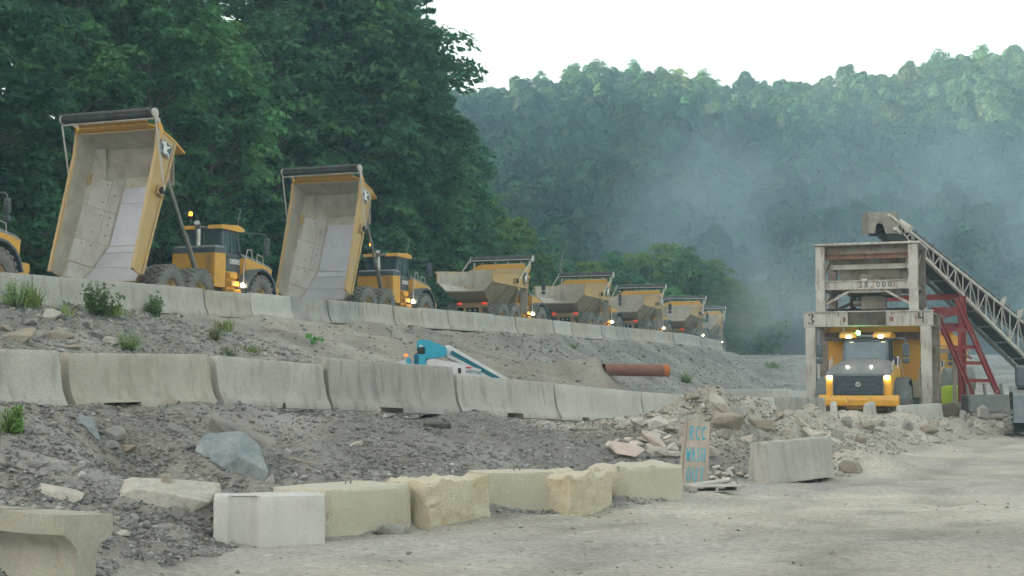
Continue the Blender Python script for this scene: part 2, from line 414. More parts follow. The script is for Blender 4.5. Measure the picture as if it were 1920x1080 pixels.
def text_mesh(body, size, material, depth=0.006, bold=0.0):
    cu = bpy.data.curves.new('lettering', 'FONT'); cu.body = body; cu.size = size; cu.extrude = depth
    cu.offset = bold
    cu.align_x = 'CENTER'; cu.align_y = 'CENTER'
    o = bpy.data.objects.new('lettering', cu); COL.objects.link(o)
    me = bpy.data.meshes.new_from_object(o.evaluated_get(bpy.context.evaluated_depsgraph_get()))
    bpy.data.objects.remove(o); bpy.data.curves.remove(cu)
    me.materials.clear(); me.materials.append(MATS[material])
    return me

# smooth value noise on numpy arrays
_ng = np.random.default_rng(11)
_TAB = _ng.random((256, 256)).astype(np.float64)
def vnoise(x, y):
    xi = np.floor(x).astype(int); yi = np.floor(y).astype(int)
    fx = x - xi; fy = y - yi
    fx = fx * fx * (3 - 2 * fx); fy = fy * fy * (3 - 2 * fy)
    g = lambda i, j: _TAB[i & 255, j & 255]
    return ((g(xi, yi) * (1 - fx) + g(xi + 1, yi) * fx) * (1 - fy) + (g(xi, yi + 1) * (1 - fx) + g(xi + 1, yi + 1) * fx) * fy) * 2 - 1
def fbm(x, y, o=4):
    t = np.zeros_like(x, dtype=float); a = 1.0
    for k in range(o):
        t = t + a * vnoise(x * 2 ** k + 17.3 * k, y * 2 ** k + 5.1 * k); a *= .5
    return t
def sstep(a, b, x):
    t = np.clip((x - a) / (b - a), 0, 1); return t * t * (3 - 2 * t)
# ------------------------------------------------------------------ the lie of the land
# lines that run away from the camera, as X over Y: edge of the road, lower barrier row, upper barrier row
Y0 = [10, 14, 17.5, 17.9, 19.3, 20.4, 21.2, 22, 23.5, 25.7, 27.7, 29.2, 36, 43, 49, 54, 70, 200]
X0 = [-6.0, -4.1, -3.6, -2.3, -1.35, -.15, .65, 1.65, 2.6, 2.85, 4.25, 5.9, 8.6, 11.9, 15.3, 18.9, 30, 90]
Y1 = [6, 14, 20, 21.4, 23.9, 26.4, 29.1, 32.1, 35.5, 38, 45, 52, 60, 80, 200]
X1 = [-16, -11, -7.1, -6.68, -5.05, -3.47, -1.24, .83, 3.09, 4.8, 8.0, 11.3, 13.5, 17, 40]
H1 = [1.5, 1.55, 1.56, 1.55, 1.56, 1.43, 1.28, 1.08, .87, .73, .60, .45, .35, .35, .5]
def xtruck(Y): return np.interp(Y, [0, 56.5, 103, 116.5, 130, 144, 160, 200], [-35, -12.4, 6.26, 11.4, 16.3, 20.4, 24, 30])
def zroad(Y): return np.interp(Y, [20, 45, 56.5, 71, 87, 103, 117, 130, 144, 170, 220], [4.2, 4.35, 4.45, 4.58, 4.66, 4.75, 4.78, 4.6, 4.35, 4.0, 4.0])
def xupper(Y): return xtruck(Y) + 2.2
def footoff(Y): return np.interp(Y, [20, 40, 50, 62, 69, 76, 140, 200], [10, 11, 13, 14.5, 11, 8, 8, 8])
MOUNDS = [(4.75, 33.0, 1.08, 1.6, 1.4), (5.9, 34.5, .68, 1.4, 1.4), (3.5, 31.0, .45, 1.4, 1.1), (7.0, 37.5, .55, 1.5, 1.6), (8.6, 40.5, .62, 1.5, 1.6), (10.3, 44, .50, 1.6, 1.7),
          (11.6, 46.4, .45, 1.6, 1.3), (13.3, 48.4, .40, 1.5, 1.2), (15.2, 50.6, .38, 1.5, 1.2), (17.3, 53.8, .35, 1.4, 1.3), (7.1, 30.6, .42, .8, .7), (9.3, 38.0, .35, .9, 1.2),
          (8.2, 31.5, .22, .7, .8), (.6, 64.4, .3, 2.4, 2.2), (2.3, 64.8, .55, 1.9, 1.9), (3.7, 65.2, .85, 1.5, 1.7), (5.4, 66.4, .45, 1.8, 1.6)]
RIDX = [-400, -150, -60, -16, 0, 23, 40, 64, 90, 112, 130, 156, 220, 500]
RIDZ = [60, 74, 78, 80, 82, 87, 85.5, 81, 82.5, 84.5, 89, 92, 97, 105]
def left_hill(X, Y):
    d = (np.where(Y < 108, xtruck(Y) - 9.0, np.interp(Y, [108, 130, 200, 300, 900], [xtruck(108) - 9, -4, -6, -30, -60])) - X) * .93
    h = np.where(d > 0, 4.6 + .55 * d - .0003 * d * d, -1e3)
    h = np.minimum(h, 150 + 5 * fbm(X * .006, Y * .006, 3))
    # unseen crest kept high so it shades the valley from the low sun
    return h
def far_hill(X, Y):
    rz = np.interp(X, RIDX, RIDZ)
    t = np.clip((Y - 185) / 255, 0, 1)
    up = t * (1 - .0 * t)
    h = 3 + (rz - 3) * up + 5.0 * fbm(X * .014 + 4, Y * .01 + 9, 3) * np.sin(np.pi * np.clip(t, 0, 1))
    back = np.clip((Y - 440) / 300, 0, 1)
    return np.where(Y > 185, h * (1 - .7 * back), -1e3)
def terrain_row(X, Y):
    """heights along one row (array X, one Y)"""
    x0 = np.interp(Y, Y0, X0); x1 = np.interp(Y, Y1, X1); h1 = np.interp(Y, Y1, H1)
    xu = float(xupper(Y)); zr = float(zroad(Y)); fo = float(footoff(Y))
    base = -.10 * max(0, min(1, (Y - 40) / 15))
    lane = np.interp(Y, [15, 25, 40, 60, 80, 140, 185], [1.0, .95, .75, .55, .55, 1.2, 3])
    xf = min(xu + fo, x1 - 2.4)
    xs = [xu - 9.5, xu - .5, xu + .35, xu + .8, xf, x1 - 2.3, x1 - .5, x1 + .4, max(x1 + .55, x0 - .9), max(x1 + .7, x0 + .25), max(x1 + .7, x0 + .25) + 60]
    hs = [zr, zr, zr - .1, zr - .28, lane + .1, lane, h1 - .05, h1 - .01, .30 if Y < 34 else .25, base, base]
    h = np.interp(X, xs, hs)
    return np.where(X < xu - 9.5, zr, h)
def detail(X, Y, h=None):
    d = .05 * fbm(X * .55, Y * .55, 3) + .025 * fbm(X * 2.3, Y * 2.3, 3)
    return d
def terrain_grid(XX, YY):
    """XX, YY 2-D with constant Y along each row"""
    H = np.empty_like(XX)
    for i in range(XX.shape[0]): H[i] = terrain_row(XX[i], YY[i, 0])
    x0 = np.interp(YY, Y0, X0); x1 = np.interp(YY, Y1, X1); xu = xupper(YY)
    inroad = sstep(-.5, 1.5, XX - x0)
    upper = sstep(.5, -.5, XX - xu)
    calm = np.maximum(inroad * .72, upper * .8)
    bank = sstep(.6, 1.6, XX - xu) * sstep(-1.4, -2.6, XX - x1) * sstep(44, 52, YY)
    H = H + (.16 * fbm(XX * .42, YY * .42, 3) + .07 * fbm(XX * 1.7 + 3, YY * 1.7, 3)) * (1 - calm) * (1 - .3 * bank)
    H = H + .022 * fbm(XX * .35, YY * 1.1, 3) * calm
    s_ = XX - x0; w_ = .5 * vnoise(YY * .08, YY * 0 + 3)
    H = H - .05 * inroad * (np.exp(-((s_ - 2.2 - w_) / .3) ** 2) + np.exp(-((s_ - 4.4 - w_) / .3) ** 2) + .7 * np.exp(-((s_ - 7.2) / .4) ** 2)) * (.6 + .4 * fbm(XX * .8, YY * .5, 2))
    # ruts and heaps
    for (mx, my, mh, sx, sy) in MOUNDS:
        g = np.exp(-((XX - mx) / sx) ** 2 - ((YY - my) / sy) ** 2)
        H = H + mh * g * (1 + .35 * fbm(XX * 1.1 + mx, YY * 1.1, 4))
    # rills running down the sandy pile
    rill = np.abs(vnoise((XX * .35 - YY * .9) * .8, (XX + YY) * .06))
    H = H - .16 * bank * (1 - np.clip(rill * 2.2, 0, 1))
    # washed-out hollow with dark stones, and a dip left of the blocks
    H = H - .30 * np.exp(-((XX + 5.05) / .55) ** 2 - ((YY - 19.6) / .7) ** 2)
    H = np.where((XX > xu + .3) & (YY > 100), np.maximum(H, .9 + 3.5 * sstep(106, 150, YY + .12 * (XX - 20) + 2 * fbm(XX * .1, YY * .1, 3))), H)
    lh = left_hill(XX, YY); fh = far_hill(XX, YY)
    H = np.maximum(H, lh)
    H = np.maximum(H, fh)
    return H
# regular grid for looking heights up
GX = np.arange(-60, 60.01, .2); GY = np.arange(8, 190.01, .2)
_gx, _gy = np.meshgrid(GX, GY)
GH = terrain_grid(_gx, _gy)
def hz(x, y):
    x = np.asarray(x, float); y = np.asarray(y, float)
    i = np.clip((y - 8) / .2, 0, len(GY) - 1.001); j = np.clip((x + 60) / .2, 0, len(GX) - 1.001)
    i0 = i.astype(int); j0 = j.astype(int); fi = i - i0; fj = j - j0
    return (GH[i0, j0] * (1 - fi) + GH[i0 + 1, j0] * fi) * (1 - fj) + (GH[i0, j0 + 1] * (1 - fi) + GH[i0 + 1, j0 + 1] * fi) * fj
def hzf(x, y): return float(hz(x, y))
def big_h(x, y):
    x = np.atleast_1d(np.asarray(x, float)); y = np.atleast_1d(np.asarray(y, float))
    return np.maximum(np.maximum(left_hill(x, y), far_hill(x, y)), 3.5)

def zone_colour(XX, YY, H):
    x0 = np.interp(YY, Y0, X0); x1 = np.interp(YY, Y1, X1); xu = xupper(YY)
    n = fbm(XX * .5, YY * .5, 4); n2 = fbm(XX * .16 + 8, YY * .5 + 3, 3); n3 = fbm(XX * 1.3, YY * 1.3, 3)
    def C(*c): return np.array(c)[None, None, :]
    W = lambda a: a[:, :, None]
    road = C(.505, .47, .41) * (1 + .2 * W(n2)) * (1 - .16 * W(np.clip(n3, 0, 1)))
    road = road + (C(.42, .41, .385) - road) * W(sstep(.0, .7, fbm(XX * .10 + 2, YY * .35 + 5, 3))) * .8
    gravel = C(.29, .28, .26) * (1 + .2 * W(n))
    gravel = gravel + (C(.31, .28, .23) - gravel) * W(sstep(.2, .8, n2)) * .5
    rubble = C(.46, .425, .365) * (1 + .18 * W(n))
    lane = C(.42, .39, .33) * (1 + .1 * W(n))
    sand = C(.375, .345, .29) * (1 + .14 * W(n)) * (1 - .1 * W(np.clip(n2, 0, 1)))
    gbank = C(.31, .30, .275) * (1 + .25 * W(n))
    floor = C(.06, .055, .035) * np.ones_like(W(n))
    c = road
    # wheel tracks that follow the road
    s_ = XX - x0; trk = np.exp(-((s_ - 2.2 - .5 * vnoise(YY * .08, YY * 0 + 3)) / .35) ** 2) + np.exp(-((s_ - 4.4 - .5 * vnoise(YY * .08, YY * 0 + 3)) / .4) ** 2) + np.exp(-((s_ - 7.2) / .5) ** 2)
    c = c * (1 - .20 * W(np.clip(trk, 0, 1) * np.clip(.75 + .8 * n3, 0, 1)))
    a = sstep(.35, -.25, XX - x0 + .35 * n)                       # left of the road edge
    c = c + (gravel - c) * W(a)
    a2 = sstep(30.5, 33.5, YY - (XX - x0) * .35 + .8 * n) * sstep(1.2, 0.0, XX - x0 + .6 * n)
    c = c + (rubble - c) * W(a2)
    m = np.zeros_like(XX)
    for (mx, my, mh, sx, sy) in MOUNDS[:-4]: m = np.maximum(m, np.exp(-((XX - mx) / sx) ** 2 - ((YY - my) / sy) ** 2))
    c = c + (rubble - c) * W(sstep(.15, .5, m))
    b = sstep(0, -.5, XX - x1)
    c = c + (lane - c) * W(b)
    b2 = sstep(-1.5, -2.6, XX - x1) * sstep(.4, 1.0, XX - xu)
    bankc = sand + (gbank - sand) * W(np.clip(sstep(73, 78, YY + 1.2 * n) + .85 * sstep(57, 50, YY + 3 * n2) + .7 * sstep(.3, .7, n2 + .2 * n3), 0, 1))
    c = c + (bankc - c) * W(b2)
    c = c + (gbank - c) * W(sstep(104, 112, YY + n) * sstep(.4, 1, XX - xu))
    c = c + (lane - c) * W(sstep(.6, -.4, XX - xu))
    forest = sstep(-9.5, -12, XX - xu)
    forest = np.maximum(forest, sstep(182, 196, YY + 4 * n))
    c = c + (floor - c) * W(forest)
    return c

def grid_mesh(name, XX, YY, H, material):
    n, m = XX.shape
    V = np.stack([XX, YY, H], -1).reshape(-1, 3)
    i = np.arange(n - 1)[:, None] * m + np.arange(m - 1)[None, :]
    faces = np.stack([i, i + 1, i + m + 1, i + m], -1).reshape(-1, 4)
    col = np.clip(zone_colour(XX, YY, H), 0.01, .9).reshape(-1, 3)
    return np_mesh(name, V, faces, material, col, smooth=True)

# near ground: rows get coarser with distance
yr = [9.0]
while yr[-1] < 188: yr.append(yr[-1] + max(.05, yr[-1] * .006))
yr = np.array(yr); uu = np.linspace(-.48, .48, 460)
YY = np.repeat(yr[:, None], len(uu), 1); XX = YY * uu[None, :] * 1.0
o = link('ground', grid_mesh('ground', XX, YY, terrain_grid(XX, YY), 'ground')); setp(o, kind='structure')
# the wide land: valley floor and both hillsides
xs = np.concatenate([np.arange(-450, -60, 15), np.arange(-60, 260, 8), np.arange(260, 691, 15)])
ys = np.concatenate([np.arange(-400, 0, 20), np.arange(0, 460, 8), np.arange(460, 800, 20)])
XX, YY = np.meshgrid(xs, ys)
H = terrain_grid(XX, np.maximum(YY, 8.0)) 
H = np.where(YY < 8, np.maximum(left_hill(XX, YY), -.3), H)
H = H - np.where((np.abs(XX) < .55 * YY + 8) & (YY < 200), 1.6, 0.3) - np.where((YY > 0) & (YY < 60) & (np.abs(XX) < 45), 2.0, 0)
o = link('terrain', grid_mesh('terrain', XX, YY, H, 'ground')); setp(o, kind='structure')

# ------------------------------------------------------------------ loose stone: countless, real geometry
def stones(name, P, S, cols, material, seed):
    g = np.random.default_rng(seed); n = len(P)
    base = np.array([[1, 0, 0], [-1, 0, 0], [0, 1, 0], [0, -1, 0], [0, 0, 1], [0, 0, -1]], float)
    f = np.array([[0, 2, 4], [2, 1, 4], [1, 3, 4], [3, 0, 4], [2, 0, 5], [1, 2, 5], [3, 1, 5], [0, 3, 5]])
    V = base[None] * (g.uniform(.45, 1.15, (n, 6, 1)))
    V = V + g.normal(0, .22, (n, 6, 3))
    V = V * np.stack([np.ones(n), g.uniform(.55, 1, n), g.uniform(.35, .75, n)], -1)[:, None, :]
    a = g.uniform(0, 2 * np.pi, n); ca, sa = np.cos(a), np.sin(a)
    b = g.normal(0, .45, n); cb, sb = np.cos(b), np.sin(b)
    x, y, z = V[..., 0], V[..., 1], V[..., 2]
    y, z = y * cb[:, None] - z * sb[:, None], y * sb[:, None] + z * cb[:, None]
    x, y = x * ca[:, None] - y * sa[:, None], x * sa[:, None] + y * ca[:, None]
    V = np.stack([x, y, z], -1) * S[:, None, None] + P[:, None, :]
    faces = (f[None] + (np.arange(n) * 6)[:, None, None]).reshape(-1, 3)
    tint = np.repeat(cols, 6, 0)
    return np_mesh(name, V.reshape(-1, 3), faces, material, tint)
def scatter(name, n, yrange, accept, size, palette, seed):
    g = np.random.default_rng(seed)
    Y = yrange[0] * (yrange[1] / yrange[0]) ** g.random(n)
    X = Y * g.uniform(-.42, .42, n)
    ok = accept(X, Y, g)
    X, Y = X[ok], Y[ok]
    S = size(X, Y, g)
    P = np.stack([X, Y, hz(X, Y) + S * .15], -1)
    pal = np.array(palette); k = g.integers(0, len(pal), len(X))
    c = pal[k] * g.uniform(.75, 1.25, (len(X), 1))
    o = link(name, stones(name, P, S, c, 'gravel_stone', seed)); setp(o, kind='stuff')
    return o
GREY = [(.28, .28, .27), (.36, .355, .34), (.21, .21, .205), (.43, .42, .40), (.27, .27, .265), (.33, .305, .26)]
TAN = [(.44, .40, .33), (.41, .38, .32), (.36, .34, .30), (.50, .47, .41), (.41, .38, .33)]
def acc_near(X, Y, g):
    x0 = np.interp(Y, Y0, X0); x1 = np.interp(Y, Y1, X1)
    d = fbm(X * .7, Y * .7, 3)
    return (X < x0 + .15 + .5 * d) & (X > x1 - .1) & (g.random(len(X)) < .55 + .5 * d + .2)
scatter('gravel', 170000, (13.0, 36), acc_near, lambda X, Y, g: g.lognormal(-3.74, .5, len(X)).clip(.012, .10), GREY, 21)['label'] = 'loose grey crushed gravel on the slope below the lower barriers'
def acc_bank(X, Y, g):
    x1 = np.interp(Y, Y1, X1); xu = xupper(Y)
    n2 = fbm(X * .16 + 8, Y * .5 + 3, 3)
    w = np.clip(sstep(73, 78, Y) + sstep(52, 46, Y) * .95 + .6 * sstep(.1, .5, n2), .2, 1)
    return (X < x1 - 1.2) & (X > xu + .5) & (g.random(len(X)) < w)
scatter('gravel', 95000, (26, 165), acc_bank, lambda X, Y, g: (g.lognormal(-2.75, .45, len(X))).clip(.03, .30) * np.clip(Y / 60, .6, 1.25), GREY + TAN, 22)['label'] = 'loose stones on the bank below the haul road'
def acc_left(X, Y, g):
    x1 = np.interp(Y, Y1, X1); xu = xupper(Y)
    return (X < x1 - 1.2) & (X > xu + .3) & (Y < 52 + 4 * fbm(X * .3, Y * .3, 2))
scatter('gravel', 60000, (28, 56), acc_left, lambda X, Y, g: g.lognormal(-3.0, .5, len(X)).clip(.02, .22), TAN + GREY[:4], 25)['label'] = 'loose stones on the left part of the bank'
def acc_mound(X, Y, g):
    m = np.zeros_like(X)
    for (mx, my, mh, sx, sy) in MOUNDS[:-4]: m = np.maximum(m, np.exp(-((X - mx) / (sx * 1.1)) ** 2 - ((Y - my) / (sy * 1.1)) ** 2))
    x0 = np.interp(Y, Y0, X0)
    return (m > .12) & (X < x0 + .9)
scatter('rubble_stones', 70000, (28, 57), acc_mound, lambda X, Y, g: g.lognormal(-3.35, .5, len(X)).clip(.015, .16), TAN, 23)['label'] = 'small tan stones strewn over the rubble heaps'
def acc_road(X, Y, g):
    x0 = np.interp(Y, Y0, X0)
    d = X - x0
    return (d > 0) & (g.random(len(X)) < .05 + .9 * np.exp(-d / .5) * (fbm(X, Y, 2) > -.2) + .12 * (fbm(X * .3, Y * .8, 3) > .35))
scatter('road_grit', 26000, (13.5, 60), acc_road, lambda X, Y, g: g.lognormal(-4.0, .45, len(X)).clip(.008, .06), TAN, 24)['label'] = 'pale grit scattered on the dusty road'
# ------------------------------------------------------------------ finding the ground under a pixel
def hit(px, py, ymin=13.0, ymax=185.0):
    d = ray(px, py); Y = ymin
    while Y < ymax:
        p = Vector((0, 0, EYE)) + d * (Y / d.y)
        if p.z <= hzf(p.x, p.y): return p
        Y += max(.06, Y * .004)
    return Vector((0, 0, EYE)) + d * (ymax / d.y)

ORD = ['first', 'second', 'third', 'fourth', 'fifth', 'sixth', 'seventh', 'eighth', 'ninth', 'tenth', 'eleventh', 'twelfth',
       'thirteenth', 'fourteenth', 'fifteenth', 'sixteenth', 'seventeenth', 'eighteenth', 'nineteenth', 'twentieth', 'twenty-first', 'twenty-second', 'twenty-third', 'twenty-fourth', 'twenty-fifth', 'twenty-sixth', 'twenty-seventh', 'twenty-eighth', 'twenty-ninth', 'thirtieth']
# ------------------------------------------------------------------ concrete traffic barriers
PROF = [(-.305, 0), (-.305, .075), (-.262, .13), (-.205, .215), (-.165, .32), (-.138, .46), (-.118, .62), (-.100, .775), (-.078, .805), (0, .81)]
PROF = PROF + [(-y, z) for y, z in reversed(PROF[:-1])]
def barrier_mesh(L, h, material, seed, notches=(), rough=.006, chips=.02, PROF=PROF):
    g = random.Random(seed); n = 22
    xs = [-L / 2 + L * i / n for i in range(n + 1)]
    for a, b in notches:
        for e in (a, b): xs += [e - .012, e + .012]
    xs = sorted(set([-L / 2, -L / 2 + .03, L / 2 - .03] + xs)); xs = [x for x in xs if -L / 2 - 1e-6 <= x <= L / 2 + 1e-6]
    m = len(PROF); v = []; f = []
    ph = g.random() * 50
    for x in xs:
        end = abs(abs(x) - L / 2) < .01
        for k, (y, z) in enumerate(PROF):
            nn = float(vnoise(np.array(x * 4 + ph), np.array(k * .9 + ph))) * rough
            yy = y + (nn if y < 0 else -nn); zz = z * h / .81 + nn * .6
            if end: yy *= .97; zz -= .008 if z > .5 else 0
            if z > .7 and g.random() < .25: zz -= g.random() * chips; yy *= 1 - g.random() * .06
            if end and g.random() < .3: zz -= g.random() * chips
            if end and z > .55 and g.random() < .35: zz -= g.random() * .07; yy *= .8; x += (.05 if x < 0 else -.05) * g.random() * 0
            if k in (0, 1, m - 2, m - 1):
                for a, b in notches:
                    if a <= x <= b: zz = max(zz, .085 + (.012 if k in (1, m - 2) else 0))
            v.append((x, yy, zz))
    for i in range(len(xs) - 1):
        for k in range(m - 1): f.append((i * m + k, i * m + k + 1, (i + 1) * m + k + 1, (i + 1) * m + k))
        f.append((i * m + m - 1, i * m, (i + 1) * m, (i + 1) * m + m - 1))
    f.append(tuple(range(m))); f.append(tuple(reversed(range((len(xs) - 1) * m, len(xs) * m))))
    b = MB(); b.add(v, f)
    return b.mesh('concrete_barrier', material, smooth=True)
def barrier(a, b, za, zb, h, material, seed, label, group, notches=(), name='concrete_barrier', **k):
    a = Vector((a[0], a[1], za)); b = Vector((b[0], b[1], zb)); d = b - a; L = d.length
    me = barrier_mesh(L, h, material, seed, notches, **k)
    yaw = math.atan2(d.y, d.x); pit = -math.asin(d.z / L)
    M = Matrix.Translation((a + b) / 2) @ Matrix.Rotation(yaw, 4, 'Z') @ Matrix.Rotation(pit, 4, 'Y')
    o = link(name, me, M=M)
    return setp(o, label, 'barrier', group)
SLAB = [(-.27, 0), (-.27, .06), (-.25, .12), (-.235, .2), (-.225, .32), (-.215, .46), (-.205, .62), (-.19, .775), (-.175, .80), (0, .81)]; SLAB = SLAB + [(-y, z) for y, z in reversed(SLAB[:-1])]
LIP = [(-.31, 0), (-.31, .09), (-.305, .18), (-.22, .24), (-.15, .30), (-.12, .36), (-.13, .58), (-.135, .775), (-.12, .80), (0, .81)]; LIP = LIP + [(-y, z) for y, z in reversed(LIP[:-1])]
LG = 'barriers of the lower row'
low = [((-8.42, 18.72), (-6.74, 21.28), 1.55, 1.55, .87, 'concrete', (), 'stained grey barrier cut off by the left edge, lower row'),
       ((-6.66, 21.42), (-5.08, 23.86), 1.55, 1.56, .84, 'concrete_tan', ((-.95, -.2), (.55, .62)), 'tan stained barrier with crumbling foot, second from the left in lower row'),
       ((-5.0, 23.95), (-3.53, 26.33), 1.56, 1.43, .83, 'concrete', ((.05, .14),), 'pale grey scratched barrier above the long blue boulder, lower row'),
       ((-3.47, 26.40), (-1.27, 29.0), 1.43, 1.28, .96, 'concrete_dark', ((-.55, .1),), 'tallest dark streaked barrier in front of the blue lift, lower row'),
       ((-1.22, 29.1), (.81, 32.05), 1.28, 1.10, .815, 'concrete', ((-.25, .35),), 'grey barrier with broken left corner right of the lift, lower row'),
       ((.86, 32.15), (3.05, 35.4), 1.09, .875, .81, 'concrete_light', ((-1.1, -.8), (-.35, 0), (.5, .9)), 'clean pale barrier with foot slots above the gravel, lower row'),
       ((3.1, 35.5), (5.2, 38.6), .87, .72, .81, 'concrete_light', ((-1.1, -.8), (-.2, .1), (.7, 1.0)), 'clean pale barrier whose right end is buried by the rubble heap'),
       ((6.1, 41.0), (8.1, 45.2), .68, .62, .80, 'concrete_light', (), 'pale barrier showing behind the rubble heap right of the sign')]
for i, (a, b, za, zb, h, m_, nt, lab) in enumerate(low): barrier(a, b, za, zb, h, m_, 40 + i, lab, LG, nt)
TG = 'barriers at the foot of the batch tower'
for i, (a, b, za, zb, h, m_, lab) in enumerate([
        ((7.95, 46.2), (10.4, 48.4), .60, .52, .85, 'concrete_dark', 'dark grey barrier left of the tower, half sunk in rubble'),
        ((11.25, 50.6), (11.9, 53.4), .30, .35, .82, 'concrete_light', 'pale barrier end under the left headlight of the truck in the tower'),
        ((12.35, 50.3), (13.25, 53.1), .30, .35, .82, 'concrete', 'grey barrier under the right headlight of the truck in the tower'),
        ((13.45, 50.2), (15.45, 52.2), .24, .28, .84, 'concrete_light', 'pale broad barrier before the right leg of the tower')]):
    barrier(a, b, za, zb, h, m_, 60 + i, lab, TG)
barrier((4.72, 27.75), (6.35, 29.5), -.02, .03, .80, 'concrete', 71, 'lone grey barrier at the road edge right of the painted sign', None, rough=.008, PROF=SLAB)
# the overturned one in the near left corner
ob = barrier((-6.7, 14.75), (-3.84, 13.2), .79, .77, .82, 'concrete_tan', 72, 'overturned barrier lying upside down in the near left corner', None, notches=((.6, .78), (-1.0, -.8)), rough=.012, chips=.035, PROF=LIP)
ob.matrix_basis = ob.matrix_basis @ Matrix.Rotation(math.pi - R(3), 4, 'X')
# far row at the foot of the gravel bank
for i in range(6):
    t0, t1 = i / 6, (i + .96) / 6
    A = Vector((10.2, 72, 0)).lerp(Vector((20.4, 99, 0)), t0); B = Vector((10.2, 72, 0)).lerp(Vector((20.4, 99, 0)), t1)
    barrier(A, B, hzf(A.x, A.y) - .02, hzf(B.x, B.y) - .02, .85, 'concrete_light', 80 + i,
            '%s of the far barriers at the foot of the gravel bank, counted from the left' % ORD[i], 'far barriers below the gravel bank')
# upper row along the haul road
UPG = 'barriers of the upper row along the haul road'
y = 36.0; i = 0; pts = []
while y < 131:
    x = float(xupper(y)); dxdy = float(xupper(y + .5) - xupper(y)) / .5
    L = 3.05; c = 1 / math.sqrt(1 + dxdy ** 2)
    pts.append((x, y, x + dxdy * L * c, y + L * c)); y += (L + .06) * c
upm = ['concrete', 'concrete_tan', 'concrete', 'concrete_dark', 'concrete_tan', 'concrete', 'concrete', 'concrete_light']
vis = [p for p in pts if 960 + F * p[2] / p[3] > 0]
for i, (xa, ya, xb, yb) in enumerate(vis):
    gr = random.Random(200 + i)
    off = gr.uniform(-.05, .05); h = 1.0 + gr.uniform(-.03, .03)
    m_ = upm[gr.randrange(len(upm))] if i > 5 else ['concrete', 'concrete', 'concrete', 'concrete', 'concrete_tan', 'concrete_light'][i]
    lab = '%s barrier from the left in the upper row along the haul road' % ORD[i] if i < 20 else '%s barrier past the twentieth in the upper row along the haul road' % ORD[i - 20]
    zb_ = float(zroad(ya)) - .10
    barrier((xa + off, ya), (xb + off, yb), zb_, float(zroad(yb)) - .10, h, m_, 200 + i, lab, UPG, notches=((-.35, .2),) if gr.random() < .3 else ())

# ------------------------------------------------------------------ cast blocks
def rocky_box(sx, sy, sz, material, seed, amp=.03, freq=3.0, taper=0.0, groove=False, topbump=0.0, layers=0.0, name='concrete_block', cut=.05):
    nx, ny, nz = max(4, int(sx / .055)), max(4, int(sy / .07)), max(4, int(sz / .055))
    idx = {}; v = []; f = []
    ph = seed * 3.17
    def P(i, j, k):
        key = (i, j, k)
        if key in idx: return idx[key]
        a, b, c = i / nx - .5, j / ny - .5, k / nz
        x, y, z = a * sx, b * sy, c * sz
        # rounded, chipped edges
        ex, ey, ez = .5 - abs(a), .5 - abs(b), min(c, 1 - c) if c > .5 else 1
        cv_ = cut * (.35 + 1.1 * abs(float(vnoise(np.array(x * 6 + z * 5 + ph), np.array(y * 6 - z * 4 + ph)))) * (1.6 if amp > .012 else .6))
        for (e1, s1), (e2, s2) in (((ex * sx, 'x'), (ey * sy, 'y')), ((ex * sx, 'x'), (ez * sz, 'z')), ((ey * sy, 'y'), (ez * sz, 'z'))):
            dd = e1 + e2
            if dd < cv_:
                w = (cv_ - dd) * .5
                if 'x' in (s1, s2): x -= math.copysign(w, a)
                if 'y' in (s1, s2): y -= math.copysign(w, b)
                if s2 == 'z': z -= w
        A = np.array
        n1 = float(fbm(A((x + y) * freq + ph), A((z + y * .5) * freq * 1.3 + ph), 3)); n2 = float(fbm(A((x - y) * freq + ph + 9), A(z * freq + x + ph), 3))
        n3 = float(fbm(A(x * freq + ph + 4), A(y * freq + ph), 3))
        up = c
        if abs(b) > .499: y += math.copysign(1, b) * n1 * amp
        if abs(a) > .499: x += math.copysign(1, a) * n2 * amp
        if layers and abs(b) > .499: y += math.copysign(1, b) * layers * (math.sin(z * 38 + n1 * 4) * .5 - .5)
        if c > .999: z += n3 * amp * .6 + topbump * max(0, n3) 
        x *= 1 - taper * up; y *= 1 - taper * up * .6
        if groove and b < -.499 and a < -.12: y += .10 if a > -.34 else .055
        if groove and c > .999 and -.34 < a < .1 and abs(b) < .3: z -= .045
        idx[key] = len(v); v.append((x, y, z)); return idx[key]
    for i in range(nx):
        for j in range(ny):
            f.append((P(i, j, 0), P(i, j + 1, 0), P(i + 1, j + 1, 0), P(i + 1, j, 0))); f.append((P(i, j, nz), P(i + 1, j, nz), P(i + 1, j + 1, nz), P(i, j + 1, nz)))
    for i in range(nx):
        for k in range(nz):
            f.append((P(i, 0, k), P(i + 1, 0, k), P(i + 1, 0, k + 1), P(i, 0, k + 1))); f.append((P(i, ny, k), P(i, ny, k + 1), P(i + 1, ny, k + 1), P(i + 1, ny, k)))
    for j in range(ny):
        for k in range(nz):
            f.append((P(0, j, k), P(0, j, k + 1), P(0, j + 1, k + 1), P(0, j + 1, k))); f.append((P(nx, j, k), P(nx, j + 1, k), P(nx, j + 1, k + 1), P(nx, j, k + 1)))
    b = MB(); b.add(v, f); me = b.mesh(name, material); shade(me, 24)
    return me
def block(pa, pb, depth, h, material, seed, label, yaw=0.0, **k):
    a = Vector(pa); b = Vector(pb); d = b - a; L = d.length; nrm = Vector((-d.y, d.x)).normalized()
    c = (a + b) / 2 + nrm * depth / 2
    me = rocky_box(L * .93, depth, h, material, seed, **k)
    o = link('concrete_block', me, loc=(c.x, c.y, -.03), rot=(0, 0, math.atan2(d.y, d.x) + R(yaw)))
    return setp(o, label, 'block', 'cast blocks along the road edge')
